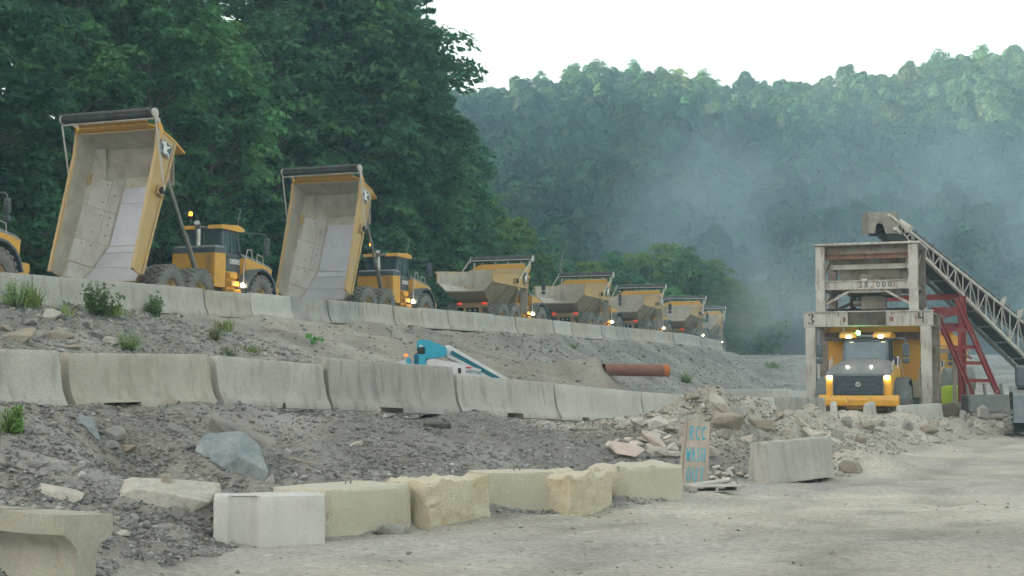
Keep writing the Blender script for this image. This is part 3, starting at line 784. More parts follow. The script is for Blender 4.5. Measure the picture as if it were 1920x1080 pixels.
B1 = block((-3.62, 17.35), (-2.21, 17.62), .62, .62, 'block_white', 1, 'smooth white block with recessed groove, nearest in the row', amp=.006, groove=True, cut=.035)
B2 = block((-2.14, 17.80), (-1.36, 19.35), 1.0, .66, 'block_cream', 2, 'large cream block beside the white one, flat pebble at its foot', amp=.016, freq=3.2, taper=.03, cut=.04, yaw=-12)
B3 = block((-1.24, 19.05), (-.22, 20.05), .85, .66, 'block_gold', 3, 'crumbling layered cream block, third in the road edge row', amp=.022, freq=6, layers=.008, topbump=.04, cut=.03, yaw=9)
B4 = block((-.50, 20.95), (.66, 21.25), .80, .67, 'block_cream', 4, 'smooth sharp-edged cream block, fourth in the road edge row', amp=.006, taper=.03, cut=.025, yaw=8)
B5 = block((.70, 21.0), (1.58, 21.75), .80, .62, 'block_gold', 5, 'rough cream block with lumps on top, fifth in the row', amp=.020, freq=5.0, topbump=.07, cut=.03, yaw=10)
B6 = block((1.72, 22.2), (2.76, 23.35), .75, .66, 'block_cream', 6, 'cream block next to the painted sign, last of its row', amp=.018, freq=4, topbump=.05, cut=.04, yaw=-10)
# lifting loop cast into the fourth block
lp = MB(); lp.path([(.05, 0, .66), (.06, 0, .73), (.10, 0, .75), (.14, 0, .73), (.15, 0, .66)], .012); lp.build('lifting_loop', 'steel', B4); lp.build('lifting_loop', 'steel', B2); lp.build('lifting_loop', 'steel', B6)

# ------------------------------------------------------------------ rocks
def hull_mesh(name, size, material, seed, n=22, sharp=1.0):
    g = np.random.default_rng(seed)
    p = g.normal(0, 1, (n, 3)); p /= np.linalg.norm(p, axis=1)[:, None]
    p *= g.uniform(.78, 1.05, (n, 1)); p = np.sign(p) * np.abs(p) ** (.75 * sharp)
    p *= np.array(size) / 2 / np.abs(p).max(0)
    bm = bmesh.new()
    for q in p: bm.verts.new(q)
    r = bmesh.ops.convex_hull(bm, input=bm.verts)
    bmesh.ops.delete(bm, geom=[e for e in r['geom_interior'] if isinstance(e, bmesh.types.BMVert)], context='VERTS')
    bmesh.ops.bevel(bm, geom=bm.edges[:], offset=min(size) * .025, segments=1, affect='EDGES')
    me = bpy.data.meshes.new(name); bm.to_mesh(me); bm.free(); me.materials.append(MATS[material])
    return me
def rock(px, py, wpx, size, material, seed, label, cat='rock', group=None, rot=(0, 0, 0), sink=.3, n=22, lift=0.0, name='rock', Y=None):
    p = hit(px, py) if Y is None else at(px, py, Y)
    s = wpx * p.y / F
    me = hull_mesh(name, (s * size[0], s * size[1], s * size[2]), material, seed, n)
    o = link(name, me, loc=(p.x, p.y, (hzf(p.x, p.y) if Y is None else p.z) + s * size[2] * (.5 - sink) + lift), rot=tuple(R(a) for a in rot))
    return setp(o, label, cat, group)
rock(450, 876, 185, (1, .55, .42), 'rock_blue', 301, 'big blue-grey angular boulder in the near gravel', name='boulder', rot=(16, 26, -14), sink=.32, n=14)
rock(462, 830, 185, (1, .25, .22), 'rock_grey', 302, 'long narrow grey slab lying behind the blue boulder', name='boulder', rot=(8, 24, 16), sink=.3, n=18)
rock(168, 808, 72, (1, .45, .36), 'rock_blue', 303, 'blue slab sloping out of the hollow under the lower barrier gap', rot=(8, 40, -8), sink=.4, n=16)
rock(215, 822, 44, (1, .8, .8), 'rock_grey', 304, 'rounded grey stone perched above the dark hollow', n=26)
rock(241, 855, 30, (1, .7, .55), 'rock_tan', 305, 'small orange-tan stone in the dark hollow', n=18, sink=.1)
rock(205, 842, 34, (1, .7, .6), 'rock_grey', 306, 'pale wedge stone under the rounded grey stone', n=14)
rock(312, 930, 205, (1, .5, .22), 'rock_pale', 307, 'wide pale slab of old concrete bedded in the gravel', name='slab', rot=(22, 3, 8), sink=.55, n=26)
rock(100, 928, 125, (1, .5, .2), 'rock_pale', 308, 'smaller pale slab bedded in the gravel near the left edge', name='slab', rot=(24, 6, -10), sink=.42, n=24)
rock(311, 925, 24, (.9, .8, 1.2), 'rock_tan', 309, 'small brown stone standing on the wide pale slab', n=20, lift=.09)
rock(322, 948, 34, (1, .7, .6), 'rock_pale', 310, 'cream stone at the lower edge of the wide pale slab', n=20, lift=.03)
rock(334, 968, 36, (.8, .7, .8), 'rock_grey', 311, 'grey stone just below the wide pale slab', n=20)
rock(818, 803, 58, (1, .55, .32), 'rock_dark', 312, 'flat dark stone alone on the gravel below the lift', n=20, sink=.25)
rock(738, 1000, 56, (1, .8, .36), 'rock_grey', 313, 'flat pebble-like stone at the foot of the cream block', n=26, sink=.2)
rock(232, 1007, 28, (1, .7, .5), 'rock_pale', 314, 'pale stone in the gravel right of the overturned barrier', n=18)
rock(70, 880, 40, (1, .6, .4), 'rock_grey', 315, 'grey stone in the gravel under the leftmost weeds', n=18)
rock(665, 835, 34, (1, .7, .4), 'rock_pale', 316, 'pale flat stone in the gravel above the cream blocks', n=18)
for k, (px, py, w, m_, lab) in enumerate([
        (35, 640, 66, 'rock_tan', 'large tan slab above the lower barrier near the left edge'), (72, 628, 40, 'rock_grey', 'grey wedge rock beside the large tan slab on the bank'),
        (108, 634, 58, 'rock_tan', 'light tan slab in the middle of the left bank rocks'), (12, 622, 40, 'rock_tan', 'tan rock at the very left edge of the bank'),
        (96, 600, 50, 'rock_pale', 'pale thin slab high on the bank under the weeds'), (160, 612, 36, 'rock_grey', 'grey stone on the bank below the grassy tuft'),
        (205, 645, 44, 'rock_pale', 'pale slab right above the gap of the lower barriers'), (55, 612, 36, 'rock_grey', 'dark grey stone on the bank left of the pale thin slab'),
        (180, 632, 34, 'rock_grey', 'grey angular stone left of the round weed bush'), (310, 620, 26, 'rock_grey', 'small stone on the bank right of the round weed bush'),
        (135, 655, 36, 'rock_tan', 'tan stone half hidden behind the second lower barrier')]):
    rock(px, py, w, (1, .7, .42), m_, 330 + k, lab, group='rocks on the left bank', rot=(12, -14 + 9 * (k % 4), 20 * k), n=16)
rock(1358, 772, 78, (1, .5, .34), 'rock_pale', 350, 'long pale boulder on top of the rubble heap', name='boulder', rot=(0, 40, -10), sink=.3, n=18)
rock(1300, 752, 34, (1, .8, .5), 'rock_tan', 351, 'tan stone on the left shoulder of the rubble heap', n=18)
rock(1365, 806, 70, (1, .6, .55), 'rock_tan', 352, 'tan overhanging boulder in front of the rubble heap', name='boulder', n=20, sink=.25)
rock(1595, 882, 44, (1, .8, .6), 'rock_tan', 353, 'brown boulder at the road edge right of the lone barrier', name='boulder', n=24, sink=.3)
rock(1430, 808, 50, (1, .6, .5), 'rock_tan', 354, 'tan boulder behind the lone barrier', name='boulder', n=18)
HEAP = [(1500, 800), (1545, 798), (1590, 800), (1625, 806), (1665, 812), (1700, 806), (1740, 812), (1770, 803), (1805, 786), (1475, 820), (1520, 828), (1570, 822), (1610, 830), (1650, 800), (1820, 800), (1460, 785), (1400, 830), (1385, 790)]
for k, (px, py) in enumerate(HEAP):
    rock(px, py, 22 + (k * 7) % 24, (1, .7, .5), ['rock_tan', 'rock_pale', 'rock_grey'][k % 3], 360 + k, '%s from the left of the small stones on the rubble heaps below the tower' % ORD[sorted(HEAP).index((px, py))], group='stones in the rubble heaps', rot=(10 * k, 23 * (k % 3), 31 * k), n=16)
rock(1843, 786, 26, (.9, .8, 1.25), 'rock_grey', 390, 'upright grey stone block before the feet of the red trestle', n=14, sink=.15)
rock(1790, 782, 56, (1, .6, .62), 'rock_tan', 391, 'broad tan boulder right of the pale tower barrier', name='boulder', n=20, sink=.2)

# broken concrete dumped round the sign
RG = 'broken concrete dumped behind the sign'
gr = random.Random(9)
def chunk(px, py, wpx, size, material, seed, label, rot, lift=0.0, group=RG, n=12):
    p = hit(px, py + wpx * .2); s = wpx * p.y / F
    o = link('concrete_chunk', hull_mesh('concrete_chunk', (s * size[0], s * size[1], s * size[2]), material, seed, n), loc=(p.x, p.y, hzf(p.x, p.y) + s * size[2] * .2 + lift), rot=tuple(R(a) for a in rot))
    return setp(o, label, 'rubble', group)
chunk(1176, 845, 66, (1, .75, .26), 'rubble_pink', 401, 'pinkish tilted slab at the left of the broken concrete', (18, 14, -10), .10)
chunk(1222, 838, 60, (1, .35, .22), 'rubble_pink', 402, 'pink bar of broken concrete beside the tilted slab', (10, 34, 14), .18)
chunk(1196, 812, 34, (1, .6, .45), 'rubble_white', 403, 'white lump on the upper left of the broken concrete', (0, 20, 30), .22)
chunk(1382, 888, 30, (1, .6, .35), 'rubble_pink', 404, 'small pink chunk against the lone barrier', (10, 20, 25), .04)
chunk(1335, 858, 40, (1, .7, .5), 'rubble_white', 405, 'large white lump just right of the sign', (5, 10, 60), .12)
for k in range(50):
    if k < 30: px, py = gr.gauss(1228, 34), gr.gauss(834, 18); lift = .36 * math.exp(-((px - 1235) / 40) ** 2)
    else: px, py = gr.gauss(1355, 28), gr.gauss(893, 18); lift = .05
    px = min(max(px, 1148), 1400); py = min(max(py, 806), 922)
    w = gr.uniform(16, 50) if k < 30 else gr.uniform(14, 36)
    lab = 'white broken concrete chunk in the heap left of the sign' if k < 30 else 'white broken concrete chunk between the sign and the lone barrier'
    chunk(px, py, w, (1, gr.uniform(.5, .9), gr.uniform(.3, .6)), 'rubble_white', 410 + k, lab, (gr.uniform(-25, 25), gr.uniform(-25, 25), gr.uniform(0, 180)), lift * gr.random(), group=lab.replace('chunk', 'chunks'), n=12)

for _lab in ('white broken concrete chunk in the heap left of the sign', 'white broken concrete chunk between the sign and the lone barrier'):
    _os = sorted([o for o in COL.objects if o.get('label') == _lab], key=lambda o: o.location.x / o.location.y)
    for _k, o in enumerate(_os): o['label'] = _lab + ', ' + ORD[_k] + ' from left'
# ------------------------------------------------------------------ painted sign
SP = Vector((3.16, 25.55, .06))
sg = empty('painted_sign', SP, R(-20), 'leaning plywood sign painted RCC WASH OUT in blue', 'sign')
tilt = Matrix.Rotation(R(-10), 4, 'X') @ Matrix.Rotation(R(1.5), 4, 'Y')
bd = MB(); bd.prism([(-.19, 0), (.29, 0), (.265, 1.20), (-.13, 1.22)], -.009, .009); bo = bd.build('board', 'plywood', sg, M=tilt)
pm = MB(); pm.prism([(-.255, -.02), (-.195, -.02), (-.135, 1.22), (-.185, 1.22)], -.03, .05); pm.build('edge_post', 'plywood', sg, M=tilt)
LET = {'R': [[(0, 0), (0.05, 1)], [(0.05, 1), (.6, .95), (.65, .7), (.1, .5)], [(.2, .5), (.7, 0)]], 'C': [[(.75, .85), (.4, 1), (.08, .75), (.05, .3), (.35, .02), (.75, .15)]],
       'W': [[(0, 1), (.2, 0), (.42, .65), (.62, 0), (.85, 1)]], 'A': [[(0, 0), (.4, 1), (.75, 0)], [(.15, .38), (.6, .38)]], 'S': [[(.65, .9), (.3, 1), (.08, .75), (.5, .5), (.62, .2), (.3, 0), (0, .12)]],
       'H': [[(0, 0), (.03, 1)], [(.65, 0), (.68, 1)], [(.02, .5), (.66, .52)]], 'O': [[(.35, 1), (.05, .75), (.05, .25), (.35, 0), (.65, .25), (.65, .75), (.35, 1)]], 'U': [[(0, 1), (.05, .2), (.33, 0), (.6, .2), (.65, 1)]],
       '3': [[(.05, .9), (.4, 1), (.62, .8), (.3, .55), (.66, .3), (.4, 0), (.02, .12)]], '8': [[(.35, .52), (.08, .78), (.35, 1), (.62, .78), (.35, .52), (.05, .25), (.35, 0), (.66, .25), (.35, .52)]], '0': [[(.35, .9), (.08, .7), (.1, .25), (.36, .08), (.62, .3), (.6, .72), (.35, .9)]], '4': [[(.1, 1), (.08, .5), (.7, .52)], [(.6, 1), (.56, 0)]], ',': [[(.3, .12), (.2, -.12)]], '1': [[(.3, 0), (.34, 1)]], '2': [[(.05, .85), (.4, 1), (.6, .75), (.05, .05), (.7, .03)]],
       'T': [[(0, 1), (.8, 1)], [(.4, 1), (.38, 0)]]}
def strokes(word, x0, z0, w, h, th, material, parent, M, name='lettering', yoff=-.0125):
    m = MB(); cw = w / len(word)
    for i, ch in enumerate(word):
        for st in LET[ch]:
            for (a, b), (c, d) in zip(st[:-1], st[1:]):
                p = Vector((x0 + i * cw + a * cw * .82, yoff, z0 + b * h)); q = Vector((x0 + i * cw + c * cw * .82, yoff, z0 + d * h))
                e = (q - p).normalized() * th * .35
                m.beam(p - e, q + e, .004, th, (q - p).cross(Vector((0, 1, 0))))
    return m.build(name, material, parent, M=M)
strokes('RCC', -.075, .87, .32, .24, .022, 'spray_blue', sg, tilt)
strokes('WASH', -.115, .49, .36, .24, .021, 'spray_blue', sg, tilt)
strokes('OUT', -.10, .13, .36, .24, .022, 'spray_blue', sg, tilt)
# hollow panels lying at its foot
pp = empty('hollow_panel', (3.42, 24.75, hzf(3.42, 24.75) + .03), R(14), 'pale hollow panel lying at the foot of the sign', 'panel')
a = MB(); a.box(-.42, .40, -.28, .28, .085, .105, .005); a.build('top_sheet', 'concrete_light', pp)
a = MB(); a.box(-.42, .40, -.28, .28, .0, .02, .005); a.build('bottom_sheet', 'concrete', pp)
for k in (-.40, -.02, .36):
    a = MB(); a.box(k - .02, k + .02, -.27, .27, .0205, .0845); a.build('rib', 'concrete', pp)
pq = empty('plank', (3.36, 24.98, hzf(3.36, 24.98) + .14), R(16), 'thin pale plank leaning on the hollow panel behind', 'plank')
a = MB(); a.box(-.42, .42, -.07, .07, 0, .03, .004); a.build('board', 'concrete_light', pq, rot=(R(8), R(-6), 0))
tw = MB(); p = hit(565, 872); tw.path([(p.x - .2, p.y + .1, p.z + .1), (p.x, p.y, p.z + .06), (p.x + .24, p.y - .1, p.z + .03)], .012)
setp(tw.build('twig', 'plywood'), 'thin dry twig on the gravel right of the blue boulder', 'twig')

# ------------------------------------------------------------------ steel pipe
p0 = at(1132, 693, 65.0); p1 = at(1252, 695, 66.0); r = .275
d = (p1 - p0).normalized()
pr = empty('steel_pipe', (p0 + p1) / 2, 0, 'rusty brown steel pipe with orange end band sticking out of the sand', 'pipe')
M = d.to_track_quat('Z', 'Y').to_matrix().to_4x4(); Lp = (p1 - p0).length
a = MB(); a.lathe([(r, -Lp / 2), (r, Lp / 2), (r - .025, Lp / 2), (r - .025, -Lp / 2)], 28, 'z'); a.build('pipe_wall', 'pipe_rust', pr, True, M=M)
a = MB(); a.lathe([(r + .004, Lp / 2 - .28), (r + .004, Lp / 2 + .006), (r - .03, Lp / 2 + .006)], 28, 'z'); a.build('end_band', 'pipe_band', pr, True, M=M)

# ------------------------------------------------------------------ boom lift behind the tall barrier
LY = 38.5; lu = LY / F
def LP(px, py, dy=0.0): q = at(px, py, LY); return (q.x - lbase.x, dy, q.z - lbase.z)
q = at(850, 700, LY); lbase = Vector((q.x, LY, hzf(q.x, LY)))
lift = empty('boom_lift', lbase, 0, 'blue and white boom lift parked behind the tall dark barrier', 'lift')
def lprism(name, pts, y0, y1, m_, par=lift):
    a = MB(); a.prism([(LP(x, yy)[0], LP(x, yy)[2]) for x, yy in pts], y0, y1); return a.build(name, m_, par)
lprism('riser_head', [(782, 655), (782, 641), (786, 637), (802, 637), (836, 651), (838, 660), (832, 669), (800, 673), (784, 668)], -.05, .55, 'turquoise')
lprism('knuckle', [(776, 684), (776, 665), (782, 662), (798, 664), (801, 684)], .02, .5, 'turquoise_dark')
lprism('hydraulic_block', [(785, 690), (786, 668), (793, 664), (799, 668), (800, 690)], -.14, -.02, 'turquoise')
lprism('recess_shade', [(783, 664), (782, 652), (797, 651), (797, 664)], -.065, -.052, 'black')  # flat black plate standing in for the shade of a recess
lprism('lamp_white', [(787, 650), (787, 647), (792, 647), (792, 650)], -.08, -.054, 'white_text')
for x_ in (761, 804): lprism('amber_beacon', [(x_ - 4, 668), (x_ - 4, 664), (x_ + 3, 663), (x_ + 3, 668)], .1, .2, 'orange')
lprism('side_block', [(762, 682), (762, 672), (768, 671), (770, 682)], .0, .3, 'turquoise')
lprism('counterweight', [(735, 720), (735, 681), (752, 676), (778, 675), (778, 720)], .1, 1.4, 'lift_white')
hood = lprism('engine_hood', [(800, 722), (800, 676), (812, 673), (862, 681), (900, 692), (906, 722)], -.12, 1.3, 'lift_white')
lprism('service_door', [(857, 722), (857, 686), (873, 687), (873, 722)], -.14, -.122, 'lift_boom', hood)
lprism('door_latch', [(859, 700), (859, 690), (865, 690), (865, 700)], -.155, -.141, 'black', hood)
lprism('red_badge', [(875, 691), (875, 687), (886, 689), (884, 691)], -.13, -.121, 'red_label', hood)
t_ = link('lettering', text_mesh('Genie', .21, 'teal_stripe', .004), hood, loc=LP(886, 696, -.126), rot=(R(90), R(8), 0))
bm_ = MB(); A = Vector(LP(832, 655, .75)); B = Vector(LP(985, 742, 1.6)); bm_.beam(A, B, .30, .30); boom = bm_.build('boom', 'lift_boom', lift)
bm_ = MB(); n_ = (B - A).cross(Vector((0, 0, 1))).normalized() * .165; n_ = n_ if n_.y < 0 else -n_; bm_.beam(A + n_ + (B - A) * .05, B + n_, .02, .11); bm_.build('boom_stripe', 'teal_stripe', boom)
bm_ = MB(); A2 = Vector(LP(836, 668, .3)); B2_ = Vector(LP(880, 688, .6)); bm_.tube(A2, B2_, .05); bm_.build('lift_cylinder', 'chrome', lift)
bm_ = MB(); bm_.box(-1.5, .9, .0, 1.3, .35, .75, .04); bm_.build('chassis', 'turquoise', lift)
tm = MB(); tm.lathe([(.2, -.13), (.36, -.13), (.40, -.09), (.40, .09), (.36, .13), (.2, .13)], 20, 'y'); tme = tm.mesh('wheel', 'tyre', True)
for x_ in (-1.2, .7):
    for y_ in (-.05, 1.35): link('wheel', tme, lift, loc=(x_, y_, .40))
# ------------------------------------------------------------------ articulated dump trucks
TM = {}
WR = .95
def truck_meshes():
    T = TM
    # wheel: gold rim and chunky tyre, outer side towards -y
    a = MB(); a.lathe([(.0, -.16), (.10, -.20), (.16, -.19), (.17, -.13), (.27, -.11), (.29, -.18), (.35, -.26), (.385, -.30), (.40, -.29), (.40, .28), (.0, .28)], 24, 'y')
    for i in range(10):
        an = 2 * math.pi * i / 10; a.tube((.225 * math.cos(an), -.10, .225 * math.sin(an)), (.225 * math.cos(an), -.145, .225 * math.sin(an)), .018, n=6)
    T['rim'] = a.mesh('wheel', 'rim', True)
    a = MB(); a.lathe([(.395, -.30), (.42, -.355), (.50, -.385), (.64, -.395), (.76, -.385), (.83, -.365), (.885, -.335), (.895, -.25), (.895, .25), (.885, .335), (.83, .365), (.76, .385), (.50, .385), (.395, .30)], 44, 'y')
    nl = 22
    for row, yy in enumerate((-.285, -.095, .095, .285)):
        for i in range(nl):
            an = 2 * math.pi * (i + (.5 if row % 2 else 0)) / nl
            M = Matrix.Rotation(-an, 4, 'Y') @ Matrix.Translation((.918, yy, 0))
            w = .105 if abs(yy) < .2 else .09
            hx = [(-w, -.055), (-w * .45, -.105), (w * .45, -.105), (w, -.055), (w, .055), (w * .45, .105), (-w * .45, .105), (-w, .055)]
            v = [(-.03, p, q) for p, q in hx] + [(.032, p * .9, q * .86) for p, q in hx]; n = 8
            a.add(v, [tuple(range(n, 2 * n))] + [(k, (k + 1) % n, n + (k + 1) % n, n + k) for k in range(n)], M)
    for s in (-1, 1):
        for i in range(nl):
            an = 2 * math.pi * (i + (.5 if s > 0 else 0)) / nl
            M = Matrix.Rotation(-an, 4, 'Y')
            a.box(.80, .915, s * .395, s * .33, -.06, .06, .015, M)
    T['tyre'] = a.mesh('tyre', 'tyre', True)
    # rear frame
    a = MB()
    for s in (-1, 1):
        a.prism([(-2.6, 1.02), (-2.6, 1.62), (-2.2, 1.72), (-1.6, 1.40), (1.7, 1.36), (2.3, 1.15), (2.3, .92), (-1.0, .92), (-2.2, .90)], s * .52 - .09, s * .52 + .09)
        a.box(-2.1, .15, s * .80 - .08, s * .80 + .08, .80, 1.16, .04)
        a.box(-2.78, -2.58, s * .50 - .07, s * .50 + .07, 1.05, 1.55, .03)
        a.prism([(-2.75, .78), (-2.75, 1.25), (-2.50, 1.3), (-2.35, .8)], s * .74 - .05, s * .74 + .05)
    a.box(-2.74, -2.58, -.95, .95, 1.55, 1.72, .03); a.box(-2.72, -2.55, -.55, .55, 1.02, 1.20, .02); a.box(1.5, 1.9, -.6, .6, 1.0, 1.3, .03)
    a.tube((-1.97, -1.1, WR), (-1.97, 1.1, WR), .17, n=12); a.tube((0, -1.1, WR), (0, 1.1, WR), .17, n=12)
    a.tube((1.5, 0, 1.1), (3.2, 0, 1.05), .28, n=12)
    T['rear_frame'] = a.mesh('rear_frame', 'yellow_dirty')
    a = MB()
    for s in (-1, 1): a.box(-3.0, -2.93, s * .78 - .16, s * .78 + .16, 1.74, 1.88, .015)
    T['tail_lamp'] = None
    b = MB(); b.box(-.035, .035, -.15, .15, -.065, .065, .015); T['tail_lamp'] = b.mesh('tail_lamp', 'lamp_red')
    b = MB(); b.lathe([(0, -.03), (.05, -.03), (.055, 0), (.045, .03), (0, .03)], 12, 'x'); T['reverse_lamp'] = b.mesh('reverse_lamp', 'lamp_off', True)
    b = MB(); b.box(-2.63, -2.57, -.43, .43, 1.22, 1.50, .02); T['rear_panel'] = b.mesh('rear_panel', 'black')
    b = MB(); b.box(-2.8, -2.6, -.28, .28, .80, 1.0, .03); b.tube((-2.72, 0, .70), (-2.72, 0, 1.1), .06); T['tow_hitch'] = b.mesh('tow_hitch', 'yellow_dirty')
    # front frame and axle
    a = MB(); a.box(2.5, 6.0, -.5, .5, .95, 1.45, .04); a.tube((4.5, -1.1, WR), (4.5, 1.1, WR), .2, n=12); a.box(2.2, 3.0, -.55, .55, .9, 1.7, .05)
    T['front_frame'] = a.mesh('front_frame', 'yellow_dirty')
    # bumper
    a = MB(); a.prism([(5.75, 1.05), (6.20, 1.10), (6.25, 1.30), (6.22, 1.47), (5.75, 1.50)], -1.50, 1.50)
    for s in (-.45, .45): a.box(6.2, 6.3, s - .06, s + .06, 1.18, 1.42, .02)
    a.box(5.2, 5.76, -1.35, 1.35, 1.12, 1.44, .03)
    T['bumper'] = a.mesh('bumper', 'yellow')
    # engine hood: yellow cheeks and dusty grey lid
    for s, nm in ((-1, 'r'), (1, 'l')):
        y0, y1 = (s * .80, s * 1.23); a = MB()
        a.prism([(4.05, 1.55), (6.02, 1.46), (6.10, 2.26), (5.75, 2.34), (4.05, 2.62)], min(y0, y1), max(y0, y1))
        T['hood_side_' + nm] = a.mesh('hood_side', 'yellow')
    a = MB(); v = []
    for x, z, w, c in ((6.16, 2.30, 1.22, .02), (5.95, 2.41, 1.24, .06), (5.2, 2.60, 1.20, .10), (4.0, 2.84, 1.02, .10)):
        v += [(x, -w, z - .07 - (.10 if x < 6.1 else 0)), (x, -w * .97, z - .03), (x, -w * .62, z + c), (x, 0, z + c * 1.15), (x, w * .62, z + c), (x, w * .97, z - .03), (x, w, z - .07 - (.10 if x < 6.1 else 0))]
    f = []
    for i in range(3):
        for k in range(6): f.append((i * 7 + k, i * 7 + k + 1, (i + 1) * 7 + k + 1, (i + 1) * 7 + k))
    f.append(tuple(range(7))); a.add(v, f); T['hood_lid'] = a.mesh('hood_lid', 'slate_top', True)
    # grille
    a = MB(); a.box(5.95, 6.13, -.93, .93, 1.50, 2.30, .03); T['grille'] = a.mesh('grille', 'grille')
    a = MB()
    for s in (-1, 1):
        a.beam((6.15, s * .10, 1.90), (6.15, s * .50, 1.92), .03, .045); a.beam((6.15, s * .50, 1.92), (6.15, s * .80, 2.06), .03, .04); a.beam((6.15, s * .50, 1.92), (6.15, s * .80, 1.76), .03, .04)
        a.beam((6.15, s * .45, 2.06), (6.15, s * .80, 2.17), .03, .035); a.beam((6.15, s * .45, 1.72), (6.15, s * .80, 1.64), .03, .035)
    a.beam((6.15, -.45, 2.06), (6.15, .45, 2.06), .03, .035); a.beam((6.15, -.45, 1.72), (6.15, .45, 1.72), .03, .035)
    for s in (-1, 1): a.beam((6.15, s * .93, 1.48), (6.15, s * .93, 2.28), .03, .05, (0, 1, 0))
    T['grille_bar'] = a.mesh('grille_bar', 'slate')
    b = MB(); b.lathe([(0, .03), (.085, .03), (.10, 0), (.085, -.02)], 18, 'x'); T['badge_ring'] = b.mesh('badge', 'pole', True)
    DEER = [(-.42, -.05), (-.30, .12), (-.05, .16), (.10, .26), (.14, .46), (.22, .30), (.40, .44), (.30, .22), (.44, .12), (.26, .08), (.20, -.06), (.34, -.22), (.28, -.30), (.08, -.12), (-.12, -.10), (-.16, -.30), (-.40, -.44), (-.26, -.26), (-.28, -.10)]
    b = MB(); b.prism([(p * .15, q * .15) for p, q in DEER], 0, .012, 'x'); T['badge_deer_small'] = b.mesh('emblem', 'slate')
    b = MB(); rr = []
    for cx, cy, a0 in ((.18, .26, 0), (-.18, .26, 90), (-.18, -.26, 180), (.18, -.26, 270)):
        for k in range(5): an = R(a0 + 22.5 * k); rr.append((cx + .10 * math.cos(an), cy + .10 * math.sin(an)))
    b.prism(rr, -.012, .012); T['badge_plate'] = b.mesh('badge', 'slate')
    b = MB(); b.prism([(p * .62, q * .78) for p, q in DEER], -.008, .008); T['badge_deer'] = b.mesh('emblem', 'white_text')
    b = MB()
    for i in range(len(rr)):
        p, q = rr[i], rr[(i + 1) % len(rr)]; b.beam((p[0] * .93, 0, p[1] * .95), (q[0] * .93, 0, q[1] * .95), .022, .03, (0, 0, 1))
    T['badge_border'] = b.mesh('badge_border', 'pole')
    b = MB(); b.lathe([(0, .03), (.06, .028), (.085, 0), (.085, -.06)], 16, 'x'); T['headlight'] = b.mesh('headlight', 'lamp_head', True); T['headlight_off'] = b.mesh('headlight', 'lamp_off', True)
    b = MB(); b.box(-.04, .03, -.085, .085, -.05, .05, .015); T['roof_lamp'] = b.mesh('roof_lamp', 'lamp_head'); T['roof_lamp_off'] = b.mesh('roof_lamp', 'lamp_off')
    # front fender
    a = MB(); pr = []
    for k in range(9):
        an = R(8 + 20.5 * k); pr.append((4.5 + 1.10 * math.cos(an), .98 + 1.12 * math.sin(an)))
    po = [(4.5 + (x - 4.5) * 1.075 , .98 + (z - .98) * 1.075) for x, z in pr]
    for i in range(8): a.prism([pr[i], pr[i + 1], po[i + 1], po[i]], -1.75, -1.18)
    a.prism([(3.45, 1.02), (3.38, 1.02), (3.30, 1.3), (3.40, 1.5), (3.48, 1.4)], -1.75, -1.18)
    T['fender_r'] = a.mesh('fender', 'slate', True)
    for v_ in range(len(a.v)): a.v[v_] = (a.v[v_][0], -a.v[v_][1], a.v[v_][2])
    T['fender_l'] = a.mesh('fender', 'slate', True)
    # cab
    a = MB(); cx0, cx1, cy, cz0, cz1 = 2.72, 4.12, .90, 1.98, 3.72
    a.prism([(cx0, cz0), (cx1 - .05, cz0), (cx1, 2.72), (cx1, 2.78), (cx0, 2.78)], -cy, cy)
    for s in (-1, 1):
        a.beam((cx0 + .06, s * (cy - .06), 2.78), (cx0 + .06, s * (cy - .08), cz1), .12, .12, (1, 0, 0)); a.beam((cx1 - .05, s * (cy - .05), 2.78), (cx1 - .22, s * (cy - .08), cz1), .10, .10, (1, 0, 0))
        a.beam((3.42, s * (cy - .04), 2.78), (3.42, s * (cy - .06), cz1), .07, .06, (1, 0, 0))
    a.box(cx0, cx1 - .16, -cy + .02, cy - .02, 3.58, 3.74, .03); a.box(cx0, cx0 + .10, -.05, .05, 2.78, 3.6)
    T['cab'] = a.mesh('cab', 'slate')
    b = MB(); b.add([(cx1 - .02, -cy + .08, 2.80), (cx1 - .02, cy - .08, 2.80), (cx1 - .19, cy - .10, 3.6), (cx1 - .19, -cy + .10, 3.6), (cx1 - .05, -cy + .08, 2.80), (cx1 - .05, cy - .08, 2.80), (cx1 - .22, cy - .10, 3.6), (cx1 - .22, -cy + .10, 3.6)],
          [(0, 1, 2, 3), (7, 6, 5, 4), (0, 4, 5, 1), (2, 6, 7, 3), (1, 5, 6, 2), (0, 3, 7, 4)]); T['windshield'] = b.mesh('windshield', 'glass_front')
    for s, nm in ((-1, 'r'), (1, 'l')):
        b = MB(); b.prism([(cx0 + .14, 2.80), (cx1 - .10, 2.80), (cx1 - .26, 3.58), (cx0 + .14, 3.58)], s * (cy - .07) - .012, s * (cy - .07) + .012); T['side_window_' + nm] = b.mesh('side_window', 'glass')
    for y0, y1, nm in ((-.80, -.04, 'r'), (.06, .80, 'l')):
        b = MB(); b.box(cx0 + .02, cx0 + .05, y0, y1, 2.86, 3.58); T['rear_window_' + nm] = b.mesh('rear_window', 'glass')
    b = MB(); b.prism([(cx0 + .16, 2.02), (cx1 - .12, 2.02), (cx1 - .06, 2.74), (cx0 + .16, 2.74)], -cy - .02, -cy + .005); T['door'] = b.mesh('door', 'slate')
    b = MB(); b.box(cx0 + .2, cx0 + .38, -cy - .05, -cy - .02, 2.55, 2.60, .01); T['door_handle'] = b.mesh('door_handle', 'black')
